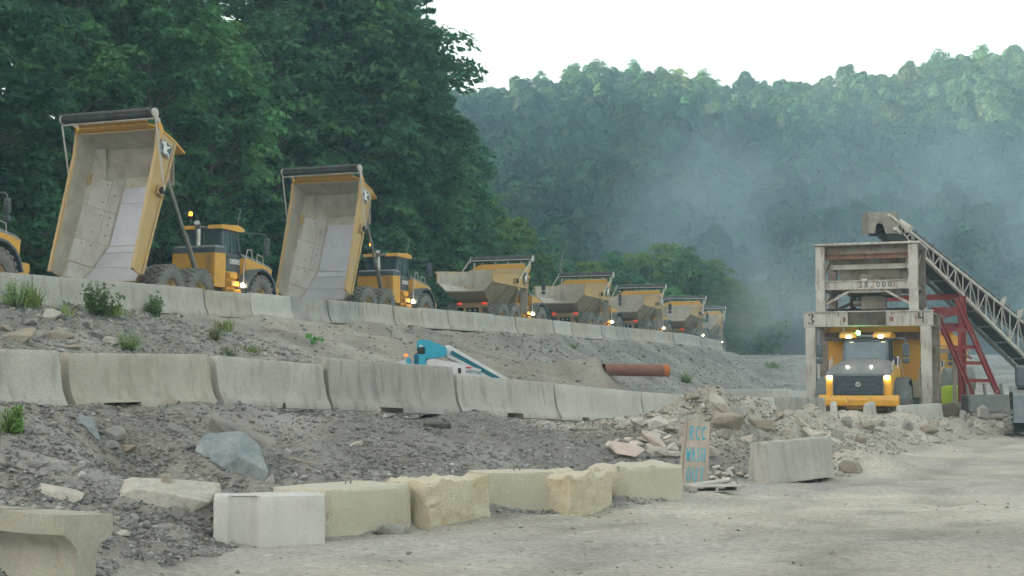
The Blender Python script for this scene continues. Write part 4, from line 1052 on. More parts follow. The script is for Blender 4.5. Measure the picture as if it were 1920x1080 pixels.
    for s, nm in ((-1, 'r'), (1, 'l')):
        b = MB(); b.prism([(cx0 - .22, 3.74), (cx0 - .18, 3.90), (cx1 - .35, 3.97), (cx1 + .10, 3.88), (cx1 + .16, 3.74), (cx1 - .3, 3.70)], min(s * .32, s * .99), max(s * .32, s * .99)); T['roof_' + nm] = b.mesh('roof_wing', 'yellow')
    b = MB(); b.box(cx0 - .1, cx1 - .05, -.315, .315, 3.745, 3.86, .03); T['roof_mid'] = b.mesh('roof_panel', 'slate_top')
    # housing behind the cab
    a = MB(); a.prism([(1.98 + .0, -1.02), (2.55, -1.14), (2.70, -1.08), (2.70, 1.08), (2.55, 1.14), (1.98, 1.02)], 1.30, 2.70, 'z'); T['rear_housing'] = a.mesh('rear_housing', 'yellow')
    a = MB(); a.prism([(1.96, -1.03), (2.55, -1.15), (2.70, -1.09), (2.70, 1.09), (2.55, 1.15), (1.96, 1.03)], 2.702, 2.92, 'z'); T['housing_band'] = a.mesh('housing_band', 'slate')
    a = MB(); a.add([(1.96, -1.03, 2.922), (2.55, -1.15, 2.922), (2.70, -1.09, 2.922), (2.70, 1.09, 2.922), (2.55, 1.15, 2.922), (1.96, 1.03, 2.922), (2.2, -.9, 3.03), (2.68, -.95, 3.03), (2.68, .95, 3.03), (2.2, .9, 3.03)],
          [(0, 1, 7, 6), (1, 2, 7), (3, 8, 7, 2), (3, 4, 8), (4, 5, 9, 8), (5, 0, 6, 9), (6, 7, 8, 9), (5, 4, 3, 2, 1, 0)]); T['housing_top'] = a.mesh('housing_top', 'slate_top')
    a = MB()
    for k in range(9): a.box(1.955, 1.975, -.88, -.60, 1.85 + k * .09, 1.90 + k * .09)
    T['vent'] = a.mesh('vent_louvre', 'yellow_dirty')
    a = MB(); a.tube((2.25, -.02, 3.0), (2.25, -.02, 3.75), .13, n=14); a.tube((2.25, -.02, 3.75), (2.02, -.12, 3.95), .13, .12, n=14); T['exhaust'] = a.mesh('exhaust_stack', 'chrome', True)
    # steps, rails, mirrors
    a = MB()
    for s in (-1,):
        a.prism([(2.75, 1.0), (2.75, 1.98), (3.55, 1.98), (3.42, 1.4), (3.38, 1.0)], s * 1.0 - .10, s * 1.0 + .10)
        for k, z in enumerate((1.02, 1.36, 1.70)): a.box(2.80, 3.36, s * 1.10, s * (1.42 - k * .09), z, z + .22, .02)
    T['steps'] = a.mesh('access_steps', 'yellow')
    a.v = [(p[0], -p[1], p[2]) for p in a.v]; T['steps_l'] = a.mesh('access_steps', 'yellow')
    for s, nm in ((-1, 'r'), (1, 'l')):
        a = MB()
        a.path([(3.38, s * 1.50, 1.1), (3.55, s * 1.42, 2.1), (4.0, s * 1.3, 2.95), (4.35, s * 1.28, 2.98), (4.45, s * 1.28, 2.5)], .022)
        T['handrail_' + nm] = a.mesh('handrail', 'pole'); a = MB()
        a.path([(4.9, s * 1.2, 2.45), (4.95, s * 1.2, 2.85), (5.4, s * 1.2, 2.75), (5.45, s * 1.2, 2.38)], .02)
        T['hood_rail_' + nm] = a.mesh('hood_rail', 'pole')
    for s, nm in ((-1, 'r'), (1, 'l')):
        b = MB(); b.path([(4.05, s * .92, 3.66), (4.6, s * 1.30, 3.70), (4.9, s * 1.62, 3.66), (4.92, s * 1.66, 3.5)], .03); b.path([(4.92, s * 1.66, 3.55), (4.92, s * 1.66, 2.7)], .02); T['mirror_arm_' + nm] = b.mesh('mirror_arm', 'slate')
        b = MB(); b.box(4.86, 5.0, s * 1.66 - .13, s * 1.66 + .13, 2.98, 3.50, .04); b.box(4.86, 5.0, s * 1.66 - .13, s * 1.66 + .13, 2.72, 2.93, .04); T['mirror_' + nm] = b.mesh('mirror', 'slate')
    b = MB(); b.lathe([(0, .0), (.075, .0), (.085, .03), (.07, .10), (0, .12)], 12, 'x'); T['work_lamp'] = b.mesh('work_lamp', 'lamp_warm', True)
    b = MB(); b.lathe([(.0, 0), (.07, 0), (.075, .10), (.05, .16), (0, .17)], 12, 'z'); T['beacon'] = b.mesh('beacon', 'lamp_amber', True); T['beacon_g'] = b.mesh('beacon', 'lamp_green', True)
    b = MB(); b.tube((0, 0, 0), (0, 0, .42), .025); T['beacon_post'] = b.mesh('beacon_post', 'black')
    b = MB(); b.tube((3.9, -.85, 3.9), (3.95, -1.0, 4.75), .012, .006, 5); T['antenna'] = b.mesh('antenna', 'pole')
    T['door_text'] = text_mesh('DEERE', .27, 'white_text', .004, .008)
    T['windshield_text'] = text_mesh('DEERE', .13, 'white_text', .003, .004)
    T['num_text'] = text_mesh('019', .22, 'yellow_text', .004, .006)
    # ---------------- dump body, in truck coordinates when down; hinge at HX
    st = [(-3.95, [(1.72, 3.58), (1.70, 2.98), (1.15, 2.42)]), (-3.2, [(1.72, 3.62), (1.70, 2.92), (1.02, 2.13)]), (-2.1, [(1.72, 3.66), (1.70, 2.90), (.80, 1.88)]), (1.15, [(1.72, 3.88), (1.70, 2.90), (.80, 1.88)]), (2.0, [(1.72, 4.06), (1.70, 2.92), (.95, 2.78)])]
    v = []; f = []
    for x, pr in st: v += [(x, -y, z) for y, z in pr] + [(x, y, z) for y, z in reversed(pr)]
    for i in range(len(st) - 1):
        for k in range(5): f.append((i * 6 + k, i * 6 + k + 1, (i + 1) * 6 + k + 1, (i + 1) * 6 + k))
    n = (len(st) - 1) * 6; f.append(tuple(range(n, n + 6)))
    me = bpy.data.meshes.new('dump_body'); me.from_pydata(v, [], f); bm = bmesh.new(); bm.from_mesh(me)
    bmesh.ops.recalc_face_normals(bm, faces=bm.faces)
    # make normals point out of the scoop, then thicken inwards
    c = Vector((-1, 0, 2.8)); q = max(bm.faces, key=lambda F_: -F_.calc_center_median().z)
    if q.normal.z > 0: bmesh.ops.reverse_faces(bm, faces=bm.faces)
    bmesh.ops.solidify(bm, geom=bm.faces[:] + bm.edges[:] + bm.verts[:], thickness=.07)
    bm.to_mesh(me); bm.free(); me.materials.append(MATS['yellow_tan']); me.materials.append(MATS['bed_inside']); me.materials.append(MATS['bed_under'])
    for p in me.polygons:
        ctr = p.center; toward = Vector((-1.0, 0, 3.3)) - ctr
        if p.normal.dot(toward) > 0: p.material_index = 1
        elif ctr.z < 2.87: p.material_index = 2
    T['dump_body'] = me
    # ribs and rails on the outside
    a = MB()
    for s in (-1, 1):
        a.beam((-3.95, s * 1.745, 3.56), (1.15, s * 1.745, 3.86), .11, .11); a.beam((1.15, s * 1.745, 3.86), (2.0, s * 1.745, 4.04), .11, .11)
        a.beam((-3.9, s * 1.715, 2.98), (1.99, s * 1.715, 2.90), .09, .10)
        a.box(-.55, -.15, s * 1.80 - .05, s * 1.80 + .05, 3.0, 3.35, .02)
    a.beam((-2.3, -.8, 1.80), (-2.3, .8, 1.80), .3, .16)
    for x in (-1.0, .3): a.beam((x, -.8, 1.80), (x, .8, 1.80), .2, .13)
    T['body_rib'] = a.mesh('body_rail', 'yellow_tan')
    T['under_rib'] = []
    for s in (-1, 1):
        for x in (-1.2, .1, 1.2): a = MB(); a.beam((x, s * 1.66, 2.86), (x, s * .86, 1.84), .14, .10, (0, 0, 1)); T['under_rib'].append(a.mesh('under_rib', 'bed_under'))
    b = MB(); b.prism([(-1.60, 2.05), (1.60, 2.05), (1.73, 2.92), (1.73, 4.06), (1.42, 4.34), (-1.42, 4.34), (-1.73, 4.06), (-1.73, 2.92)], 2.02, 2.10, 'x'); T['headboard'] = b.mesh('headboard', 'yellow')
    b = MB()
    for s in (-1, 1): b.prism([(1.2, 3.90), (2.02, 4.07), (2.32, 4.30), (2.40, 4.18), (2.12, 3.80), (1.6, 3.80)], s * 1.74 - .03, s * 1.74 + .03)
    b.prism([(2.10, 4.30), (2.12, 4.36), (2.46, 4.42), (2.46, 4.38)], -1.42, 1.42); T['spill_guard'] = b.mesh('spill_guard', 'yellow')
    b = MB(); b.box(-.015, .015, -.26, .26, -1.62, .06, .005); T['mud_flap'] = b.mesh('mud_flap', 'bed_inside')
    # liner plates: each a thin plate just proud of the inside of the shell
    def plate(quad, t, material):
        q = [Vector(p) for p in quad]; nn = (q[1] - q[0]).cross(q[3] - q[0]).normalized()
        if nn.dot(Vector((-1.0, 0, 4.2)) - q[0]) < 0: nn = -nn
        b = MB(); vv = [p + nn * .074 for p in q] + [p + nn * (.074 + t) for p in q]
        b.add(vv, [(3, 2, 1, 0), (4, 5, 6, 7), (0, 1, 5, 4), (1, 2, 6, 5), (2, 3, 7, 6), (3, 0, 4, 7)]); return b.mesh('liner_plate', material)
    def lerp(p, q, t): return tuple(p[i] + (q[i] - p[i]) * t for i in range(3))
    PL = []
    for s in (-1, 1):
        def quad(xa, xb, ta, tb):
            # sloping side between floor edge (t=0) and knee (t=1)
            A = lerp((xa, s * .80, 1.88), (xa, s * 1.70, 2.90), ta); B = lerp((xa, s * .80, 1.88), (xa, s * 1.70, 2.90), tb)
            C_ = lerp((xb, s * .80, 1.88), (xb, s * 1.70, 2.90), tb); D_ = lerp((xb, s * .80, 1.88), (xb, s * 1.70, 2.90), ta)
            return [A, B, C_, D_]
        PL += [plate(quad(-2.08, -.62, .08, .36), .018, 'bed_liner'), plate(quad(-2.08, -.62, .38, .95), .018, 'bed_liner'), plate(quad(-.60, .95, .08, .36), .018, 'bed_liner'), plate(quad(-.60, .72, .38, .86), .018, 'bed_liner')]
        tl = lambda x, t: lerp(tuple(np.array([x, s * np.interp(x, [-3.95, -3.2, -2.1], [1.15, 1.02, .80]), np.interp(x, [-3.95, -3.2, -2.1], [2.42, 2.13, 1.88])])), (x, s * 1.70, float(np.interp(x, [-3.95, -2.1], [2.98, 2.9]))), t)
        PL += [plate([tl(-2.11, .10), tl(-2.11, .95), tl(-3.15, .93), tl(-3.15, .10)], .012, 'bed_liner'), plate([tl(-3.22, .12), tl(-3.22, .90), tl(-3.85, .80), tl(-3.85, .20)], .012, 'bed_liner')]
    PL += [plate([(-2.05, -.74, 1.88), (-2.05, .74, 1.88), (-.12, .74, 1.88), (-.12, -.74, 1.88)], .016, 'bed_floor'), plate([(-.10, -.74, 1.88), (-.10, .74, 1.88), (.62, .70, 1.88), (.62, -.70, 1.88)], .016, 'bed_floor'),
           plate([(-2.12, -.76, 1.885), (-2.12, .76, 1.885), (-2.42, .82, 1.955), (-2.42, -.82, 1.955)], .016, 'bed_floor'),
           plate([(-2.46, -.84, 1.965), (-2.46, .84, 1.965), (-3.18, .98, 2.125), (-3.18, -.98, 2.125)], .012, 'bed_tail'), plate([(-3.22, -.99, 2.14), (-3.22, .99, 2.14), (-3.9, 1.10, 2.40), (-3.9, -1.10, 2.40)], .012, 'bed_tail')]
    bl = MB(); gb = random.Random(4)
    for s in (-1, 1):
        for x in (-2.9, -2.3, -1.7, -1.2, -.9, -.3, .1, .5):
            for t in (.2, .5, .8):
                if gb.random() < .35:
                    p = Vector(lerp((x, s * float(np.interp(x, [-3.2, -2.1], [1.02, .80])), float(np.interp(x, [-3.2, -2.1], [2.13, 1.88]))), (x, s * 1.70, 2.90), t + gb.uniform(-.06, .06)))
                    n = Vector((0, -s * 1.02, .9)).normalized(); q = p + n * .098
                    bl.beam(q, q + Vector((gb.uniform(.05, .09), 0, 0)), .035, .012, n)
    T['liner_bolt'] = bl.mesh('liner_bolts', 'rust_dark')
    T['liner'] = PL
    b = MB(); b.tube((2.28, -1.92, 4.68), (2.28, 1.92, 4.68), .17, n=16); b.tube((2.34, -1.85, 4.78), (2.34, 1.85, 4.78), .12, n=12); T['tarp'] = b.mesh('tarp_roll', 'tarp', True)
    b = MB(); b.tube((2.06, -1.98, 4.62), (2.06, 1.98, 4.62), .03)
    for s in (-1, 1): b.lathe([(0, -.03), (.19, -.03), (.19, .03), (0, .03)], 14, 'y', (2.28, s * 1.95, 4.68)); b.box(2.2, 2.36, s * 1.75 - .04, s * 1.75 + .04, 4.1, 4.6)
    for y_ in (-1.2, -.4, .4, 1.2): b.box(2.22, 2.30, y_ - .03, y_ + .03, 4.36, 4.56)
    T['tarp_bar'] = b.mesh('tarp_bar', 'pole')
    b = MB(); b.tube((2.06, 0, 4.62), (-.35, 0, 3.20), .034, n=8); T['tarp_arm'] = b.mesh('tarp_arm', 'pole', True)
    b = MB(); b.lathe([(0, -.08), (.14, -.08), (.14, .02), (0, .02)], 12, 'y', (-.35, 0, 3.20)); T['tarp_motor'] = b.mesh('arm_motor', 'black')
    # cylinder lug on the body side
    for s, nm in ((-1, 'r'), (1, 'l')):
        b = MB(); b.prism([(.25, 3.0), (.35, 2.72), (.62, 2.66), (.80, 2.80), (.85, 3.0)], s * 1.62 - .05, s * 1.62 + .05)
        T['hoist_lug_' + nm] = b.mesh('hoist_lug', 'yellow_tan')
truck_meshes()
HINGE = Vector((-2.75, 0, 2.05))
def make_truck(loc, heading, tip, label, lights='work', front_detail=True, number=False, small=False, roll=0.0, group='articulated dump trucks in the queue'):
    """heading: radians clockwise from +Y"""
    T = TM
    t = empty('dump_truck', loc, math.pi / 2 - heading, label, 'dump truck', group)
    P = lambda name, key, par=t, **k: link(name, T[key], par, **k)
    for x, steer in ((-1.97, 0), (0, 0), (4.5, 0)):
        for s in (-1, 1):
            w = P('wheel', 'rim', loc=(x, s * 1.36, WR), rot=(0, rnd.uniform(0, 6), math.pi if s > 0 else 0)); P('tyre', 'tyre', w)
    for nm, k in (('rear_frame', 'rear_frame'), ('front_frame', 'front_frame'), ('bumper', 'bumper'), ('hood_side', 'hood_side_r'), ('hood_side', 'hood_side_l'), ('hood_lid', 'hood_lid'), ('rear_panel', 'rear_panel'), ('tow_hitch', 'tow_hitch'),
                  ('access_steps', 'steps'), ('access_steps', 'steps_l'), ('handrail', 'handrail_r'), ('handrail', 'handrail_l'), ('hood_rail', 'hood_rail_r'), ('hood_rail', 'hood_rail_l'), ('fender', 'fender_r'), ('fender', 'fender_l'), ('roof_wing', 'roof_r'), ('roof_wing', 'roof_l'), ('roof_panel', 'roof_mid'), ('exhaust_stack', 'exhaust'), ('antenna', 'antenna')): P(nm, k)
    g_ = P('grille', 'grille'); P('grille_bar', 'grille_bar', g_)
    bd_ = P('badge', 'badge_ring', loc=(6.16, 0, 1.90)); P('emblem', 'badge_deer_small', bd_, loc=(.032, 0, 0))
    cab = P('cab', 'cab')
    for nm, k in (('windshield', 'windshield'), ('side_window', 'side_window_r'), ('side_window', 'side_window_l'), ('rear_window', 'rear_window_r'), ('rear_window', 'rear_window_l')): P(nm, k, cab)
    d = P('door', 'door'); P('door_handle', 'door_handle', d); P('lettering', 'door_text', d, loc=(3.62, -.926, 2.42), rot=(R(90), 0, 0))
    P('lettering', 'windshield_text', cab, loc=(4.115, 0, 2.84), rot=(R(78), 0, R(90)))
    h = P('rear_housing', 'rear_housing'); P('housing_band', 'housing_band', h); P('housing_top', 'housing_top', h); P('vent_louvre', 'vent', h)
    for nm in 'rl':
        ma = P('mirror_arm', 'mirror_arm_' + nm); P('mirror', 'mirror_' + nm, ma)
    head = lights == 'head'
    for s in (-1, 1):
        P('headlight', 'headlight' if head else 'headlight_off', loc=(6.14, s * 1.08, 2.17))
        P('roof_lamp', 'roof_lamp' if head else 'roof_lamp_off', loc=(4.27, s * .62, 3.78))
        P('tail_lamp', 'tail_lamp', loc=(-2.78, s * .80, 1.80)); P('reverse_lamp', 'reverse_lamp', loc=(-2.66, s * .17, 1.40))
    if head:
        for s in (-1, 1): P('hood_lamp', 'roof_lamp', loc=(5.75, s * .45, 2.56), M=Matrix.Translation((5.75, s * .45, 2.60)) @ Matrix.Scale(.45, 4))
    P('work_lamp', 'work_lamp' if not head else 'work_lamp', loc=(3.30, -1.52, 1.42), rot=(0, 0, R(-150)))
    bp = P('beacon_post', 'beacon_post', loc=(2.55, .55, 3.9) if not head else (3.6, -.30, 3.8)); P('beacon', 'beacon', bp, loc=(0, 0, .42))
    if head: P('beacon', 'beacon_g', loc=(3.9, -.30, 3.86))
    if number:
        b = MB(); b.box(-.26, .26, -.012, .0, -.15, .15, .004); n = b.build('number_plate', 'black', t, loc=(5.35, -1.232, 1.98)); link('lettering', T['num_text'], n, loc=(0, -.018, 0), rot=(R(90), 0, 0))
    # body
    Mb = Matrix.Translation(HINGE) @ Matrix.Rotation(-tip, 4, 'Y') @ Matrix.Diagonal((.93, 1.07, 1.04, 1)) @ Matrix.Translation(-HINGE)
    body = P('dump_body', 'dump_body', M=Mb)
    for me in T['under_rib']: link('under_rib', me, body)
    for nm, k in (('body_rail', 'body_rib'), ('headboard', 'headboard'), ('spill_guard', 'spill_guard'), ('tarp_roll', 'tarp'), ('tarp_bar', 'tarp_bar'), ('hoist_lug', 'hoist_lug_r'), ('hoist_lug', 'hoist_lug_l')): P(nm, k, body)
    for me in T['liner']: link('liner_plate', me, body)
    P('liner_bolts', 'liner_bolt', body)['kind'] = 'stuff'
    for s in (-1, 1): P('mud_flap', 'mud_flap', body, M=Mb.inverted() @ Matrix.Translation(Mb @ Vector((1.985, s * 1.46, 2.95))))
    for s in (-1, 1):
        P('tarp_arm', 'tarp_arm', body, loc=(0, s * 1.98, 0)); P('arm_motor', 'tarp_motor', body, loc=(0, s * 1.86, 0))
        b_ = P('badge', 'badge_plate', body, loc=(1.42, s * 1.80, 3.46), rot=(0, R(6), 0 if s < 0 else math.pi)); P('emblem', 'badge_deer', b_, loc=(0, -.012, 0)); P('badge_border', 'badge_border', b_, loc=(0, -.01, 0))
    # hoist cylinders
    for s in (-1, 1):
        lo = Vector((1.05, s * 1.02, 1.15)); hi = Mb @ Vector((.55, s * 1.62, 2.80))
        m = lo.lerp(hi, .5 if tip > .2 else .8)
        c = MB(); c.tube(lo, m, .105, n=12); cy = c.build('hoist_cylinder', 'yellow_dirty' if tip < .2 else 'steel', t, True)
        c = MB(); c.tube(m, hi, .065, n=12); c.build('piston_rod', 'chrome', cy, True)
    return t
def truck_at(Y, dx, hd, tip, label, **k):
    """right-hand wheels stand on the haul road line"""
    x = float(xtruck(Y)) + dx
    return make_truck((x - 1.5 * math.cos(hd), Y + 1.5 * math.sin(hd), float(zroad(Y))), hd, tip, label, **k)
truck_at(41.8, 0, R(21.5), R(0), 'dump truck at the left edge showing only its yellow nose, number 019', number=True)
truck_at(56.5, 0, R(21.5), R(70), 'nearest tipped dump truck with its bed raised high')
truck_at(71.5, 0, R(21.8), R(70), 'second tipped dump truck with raised bed, farther along the haul road')
truck_at(87.5, 0, R(21.8), 0, 'first dump truck with lowered bed behind the tipped ones')
truck_at(102.6, 0, R(21.5), 0, 'second dump truck with lowered bed, before the brown dead tree')
truck_at(116.6, 0, R(20.5), 0, 'third dump truck with lowered bed on the haul road')
truck_at(130, .3, R(18), 0, 'fourth dump truck with lowered bed on the haul road')
truck_at(144, .2, R(14), 0, 'farthest dump truck at the end of the queue')
PH = R(180 + 22)
make_truck((15.55, 60.95, -.12), PH, 0, 'yellow dump truck facing the camera under the batch tower, headlights on', lights='head', group='dump trucks at the batch tower')
make_truck((22.3, 77.5, -.05), PH, 0, 'dump truck waiting behind the batch tower', group='dump trucks at the batch tower')
# ------------------------------------------------------------------ batch tower
TO = Vector((12.155, 58.5, 0)); TYAW = -R(21)
tower = empty('batch_tower', (TO.x, TO.y, .12), TYAW, 'rusty white steel batch tower straddling the yellow truck', 'tower')
tz = lambda z: z - .12
def tb(name, m_, fn, par=tower, smooth=False):
    a = MB(); fn(a); return a.build(name, m_, par, smooth)
SP_ = 4.51; DV = 3.6
for (u, v) in ((0, 0), (SP_, 0), (0, DV), (SP_, DV)):
    tb('portal_leg', 'paint_white' if v == 0 else 'paint_dark', lambda a: (a.ibeam((u, v, -.2), (u, v, tz(4.08)), .40, .36, .04, (0, 1, 0)), a.box(u - .2, u + .2, v - .19, v - .16, -.1, tz(4.08)), a.box(u - .22, u + .22, v - .21, v + .21, tz(3.42), tz(3.45)), a.box(u - .3, u + .3, v - .3, v + .3, -.25, -.16)))
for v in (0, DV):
    tb('portal_beam', 'paint_white' if v == 0 else 'paint_dark', lambda a: (a.ibeam((-.28, v, tz(4.40)), (SP_ + .28, v, tz(4.40)), .42, .62, .045), a.box(-.27, SP_ + .27, v - .14, v - .10, tz(4.14), tz(4.66)), [a.box(x - .015, x + .015, v - .205, v - .142, tz(4.14), tz(4.66)) for x in (.02, .62, 1.28, 3.42, 3.9, 4.45)]))
for u in (0, SP_): tb('side_beam', 'paint_dark', lambda a: a.ibeam((u, .22, tz(4.40)), (u, DV - .22, tz(4.40)), .3, .55, .04))
for k, (x0_, x1_) in enumerate(((1.50, 2.20), (2.24, 2.98))): tb('dark_plate', 'rust_dark', lambda a: a.box(x0_, x1_, -.225, -.145, tz(4.13), tz(4.67), .01))
for x_ in (1.33, 3.2): tb('bolt_plate', 'rust', lambda a: a.box(x_ - .07, x_ + .07, -.17, -.141, tz(4.28), tz(4.46), .01))
tb('rusty_girder', 'rust', lambda a: a.ibeam((.35, 1.2, tz(3.72)), (SP_ - .35, 1.2, tz(3.72)), .3, .34, .04))
UL, UR, UD = .41, 4.06, 3.3
for (u, v) in ((UL, .02), (UR, .02), (UL, UD), (UR, UD)):
    tb('upper_leg', 'paint_white' if v < 1 else 'paint_dark', lambda a: (a.ibeam((u, v, tz(4.722)), (u, v, tz(7.36)), .36, .32, .035, (0, 1, 0)), a.box(u - .17, u + .17, v - .175, v - .15, tz(4.73), tz(7.35))))
tb('top_plate', 'paint_white', lambda a: a.box(UL - .25, UR + .28, -.25, UD + .25, tz(7.365), tz(7.45), .01))
tb('rim_beam', 'rust', lambda a: (a.ibeam((UL + .19, .05, tz(6.92)), (UR - .19, .05, tz(6.92)), .2, .22, .03),))
tb('top_panel', 'paint_dark', lambda a: a.box(UL + .18, UR - .18, .14, .17, tz(6.85), tz(7.36)))
mb_ = tb('mid_beam', 'paint_white', lambda a: (a.ibeam((UL + .185, .0, tz(5.76)), (UR - .185, .0, tz(5.76)), .26, .36, .035), a.box(UL + .19, UR - .19, -.075, -.05, tz(5.615), tz(5.905))))
tb('mid_joint', 'paint_white', lambda a: [a.box(u - .19, u + .19, -.19, -.178, tz(5.56), tz(5.96)) for u in (UL, UR)])
for u in (UL, UR):
    tb('upper_side_beam', 'paint_dark', lambda a: a.ibeam((u, .2, tz(5.76)), (u, UD - .2, tz(5.76)), .22, .3, .03))
    tb('side_brace', 'paint_dark', lambda a: (a.beam((u, .2, tz(4.75)), (u, UD - .2, tz(5.6)), .08, .1), a.beam((u, .2, tz(5.95)), (u, UD - .2, tz(7.2)), .08, .1)))
tb('rear_beam', 'paint_dark', lambda a: (a.ibeam((UL + .19, UD, tz(5.76)), (UR - .19, UD, tz(5.76)), .26, .36, .035),))
# hopper
def frustum(a, u0, u1, v0, v1, z0, u2, u3, v2, v3, z1):
    V_ = [(u0, v0, z0), (u1, v0, z0), (u1, v1, z0), (u0, v1, z0), (u2, v2, z1), (u3, v2, z1), (u3, v3, z1), (u2, v3, z1)]
    a.add(V_, [(0, 1, 5, 4), (1, 2, 6, 5), (2, 3, 7, 6), (3, 0, 4, 7)])
hp = tb('hopper', 'paint_dark', lambda a: (frustum(a, 1.35, 3.25, 1.0, 2.5, tz(5.38), .95, 3.62, .45, 2.95, tz(6.45)), frustum(a, .95, 3.62, .45, 2.95, tz(6.45), .72, 3.85, .30, 3.1, tz(7.0))))
tb('hopper_rim', 'truss_white', lambda a: (a.beam((.80, .40, tz(6.52)), (3.72, .40, tz(6.52)), .10, .20), a.beam((.80, .40, tz(6.52)), (.80, 3.0, tz(6.52)), .1, .2), a.beam((3.72, .40, tz(6.52)), (3.72, 3.0, tz(6.52)), .1, .2)), hp)
tb('hopper_gate', 'hopper_dark', lambda a: frustum(a, 1.75, 2.75, .62, 1.4, tz(5.45), 1.95, 2.6, .56, 1.4, tz(6.30)), hp)
tb('gate_box', 'paint_dark', lambda a: (a.box(1.92, 2.82, .6, 1.8, tz(4.80), tz(5.34), .03), a.box(2.0, 2.75, .57, .6, tz(4.9), tz(5.0)), a.tube((1.9, .8, tz(5.05)), (1.6, .8, tz(5.05)), .12)))
tb('gate_actuator', 'rust_dark', lambda a: (a.beam((.9, .9, tz(4.80)), (1.9, .9, tz(5.25)), .12, .12), a.box(1.45, 1.65, .85, 1.2, tz(4.85), tz(5.3))))
tb('knee_brace', 'paint_white', lambda a: (a.beam((UL + .15, .05, tz(4.98)), (1.62, .05, tz(5.56)), .12, .09), a.beam((2.9, .05, tz(5.56)), (UR - .15, .05, tz(4.98)), .12, .09), a.beam((1.6, .05, tz(5.52)), (2.92, .05, tz(5.52)), .12, .12)))
def ttext(s, size, u, z, par=tower, v=-.2, m_='black', bold=0.0):
    w = size * .72 * len(s); return strokes(s, u - w / 2, tz(z) - size * .36, w, size * .72, max(.028, size * .09), m_, par, Matrix.Identity(4), 'lettering', v)
ttext('38,000', .32, 2.62, 5.765, mb_, -.079)
ttext('3', .55, .12, 4.40, v=-.148); ttext('4', .55, 4.42, 4.40, v=-.148)
ttext('2', .22, 1.15, 4.60, v=-.148); ttext('1', .22, 3.25, 4.60, v=-.148)
tb('lashing', 'white_text', lambda a: (a.beam((2.05, -.09, tz(5.98)), (2.25, -.09, tz(5.92)), .05, .05), a.beam((2.05, -.09, tz(5.92)), (2.25, -.09, tz(5.98)), .05, .05)))
# service ladder rails at the right side of the portal
tb('side_rail', 'paint_dark', lambda a: (a.beam((SP_ + .42, .6, 0), (SP_ + .42, .6, tz(4.5)), .1, .1), a.beam((SP_ + .34, 1.6, 0), (SP_ + .40, .8, tz(3.6)), .07, .07), a.tube((SP_ + .3, .1, 0), (SP_ + .45, .2, tz(2.3)), .04)))
# ------------------------------------------------------------------ conveyor
U0 = at(1684, 417, 58.5); U1 = at(1920, 606, 71); L0_ = at(1684, 434, 58.5); L1_ = at(1920, 668, 71)
hd_ = (U1 - U0); hd_.z = 0; hd_.normalize(); wv = Vector((-hd_.y, hd_.x, 0)) * 0.95
cbase = (U0 + U1) / 2; cbase.z = 0
cv = empty('conveyor', cbase, 0, 'long white truss conveyor sloping down to the right of the tower', 'conveyor')
Uf = lambda t: U0.lerp(U1, t) - cbase; Lf = lambda t: L0_.lerp(L1_, t) - cbase
TE = 1.42
for off, m_, nm in ((Vector((0, 0, 0)), 'truss_white', 'near_truss'), (wv, 'truss_grey', 'far_truss')):
    a = MB(); a.beam(Uf(-.06) + off, Uf(TE) + off, .10, .10); a.beam(Lf(-.02) + off, Lf(TE) + off, .13, .13)
    ts = [0]; 
    while ts[-1] < TE: ts.append(ts[-1] + .045 + .035 * ts[-1])
    for i, (t0, t1) in enumerate(zip(ts[:-1], ts[1:])):
        a.beam(Uf(t0) + off, Lf(t0) + off, .05, .05, (1, 0, 0)); a.beam((Lf(t0) if i % 2 else Uf(t0)) + off, (Uf(t1) if i % 2 else Lf(t1)) + off, .045, .045, (1, 0, 0))
    a.build(nm, m_, cv)
for t in ts[1:-1:2]: a = MB(); a.beam(Lf(t), Lf(t) + wv, .07, .07); a.build('cross_tie', 'truss_grey', cv)
up_ = Vector((0, 0, .22)); dn_ = Vector((0, 0, -.04))
a = MB(); A = Uf(.03) + up_; B = Uf(TE) + up_; q = wv * .9; s_ = wv * .05; a.add([A + s_, A + q, B + q, B + s_, A + s_ - Vector((0, 0, .2)), A + q - Vector((0, 0, .2)), B + q - Vector((0, 0, .2)), B + s_ - Vector((0, 0, .2))], [(0, 1, 2, 3), (7, 6, 5, 4), (0, 4, 5, 1), (1, 5, 6, 2), (2, 6, 7, 3), (3, 7, 4, 0)]); a.build('belt', 'belt', cv)
a = MB(); A = Lf(.05) + Vector((0, 0, .12)); B = Lf(TE) + Vector((0, 0, .12)); z_ = Vector((0, 0, .04)); a.add([A + s_, A + q, B + q, B + s_, A + s_ + z_, A + q + z_, B + q + z_, B + s_ + z_], [(0, 1, 2, 3), (7, 6, 5, 4), (0, 4, 5, 1), (1, 5, 6, 2), (2, 6, 7, 3), (3, 7, 4, 0)]); a.build('dark_underside', 'belt', cv)  # dark plate added to darken the underside between the lower chords
for t in [k * .062 for k in range(0, 23)]:
    a = MB(); p = Uf(t); a.beam(p - Vector((0, 0, .02)), p + Vector((0, 0, .34)), .05, .07, (1, 0, 0)); a.beam(p + wv, p + wv + Vector((0, 0, .34)), .05, .07, (1, 0, 0)); a.tube(p + up_ - Vector((0, 0, .12)) + s_, p + up_ - Vector((0, 0, .12)) + q, .05, n=8); a.build('idler', 'truss_grey', cv)
for t, s__ in ((.80, .42), (.95, .5), (1.08, .45)):
    a = MB(); p = Uf(t) - Vector((.0, .06, 0)); a.prism([(p.x - s__ * .4, p.z + .1), (p.x + s__ * .2, p.z + .05), (p.x + s__ * .45, p.z + s__ * 1.1), (p.x - s__ * .1, p.z + s__ * .8)], p.y - .015, p.y + .015); a.build('guard_plate', 'truss_white', cv)
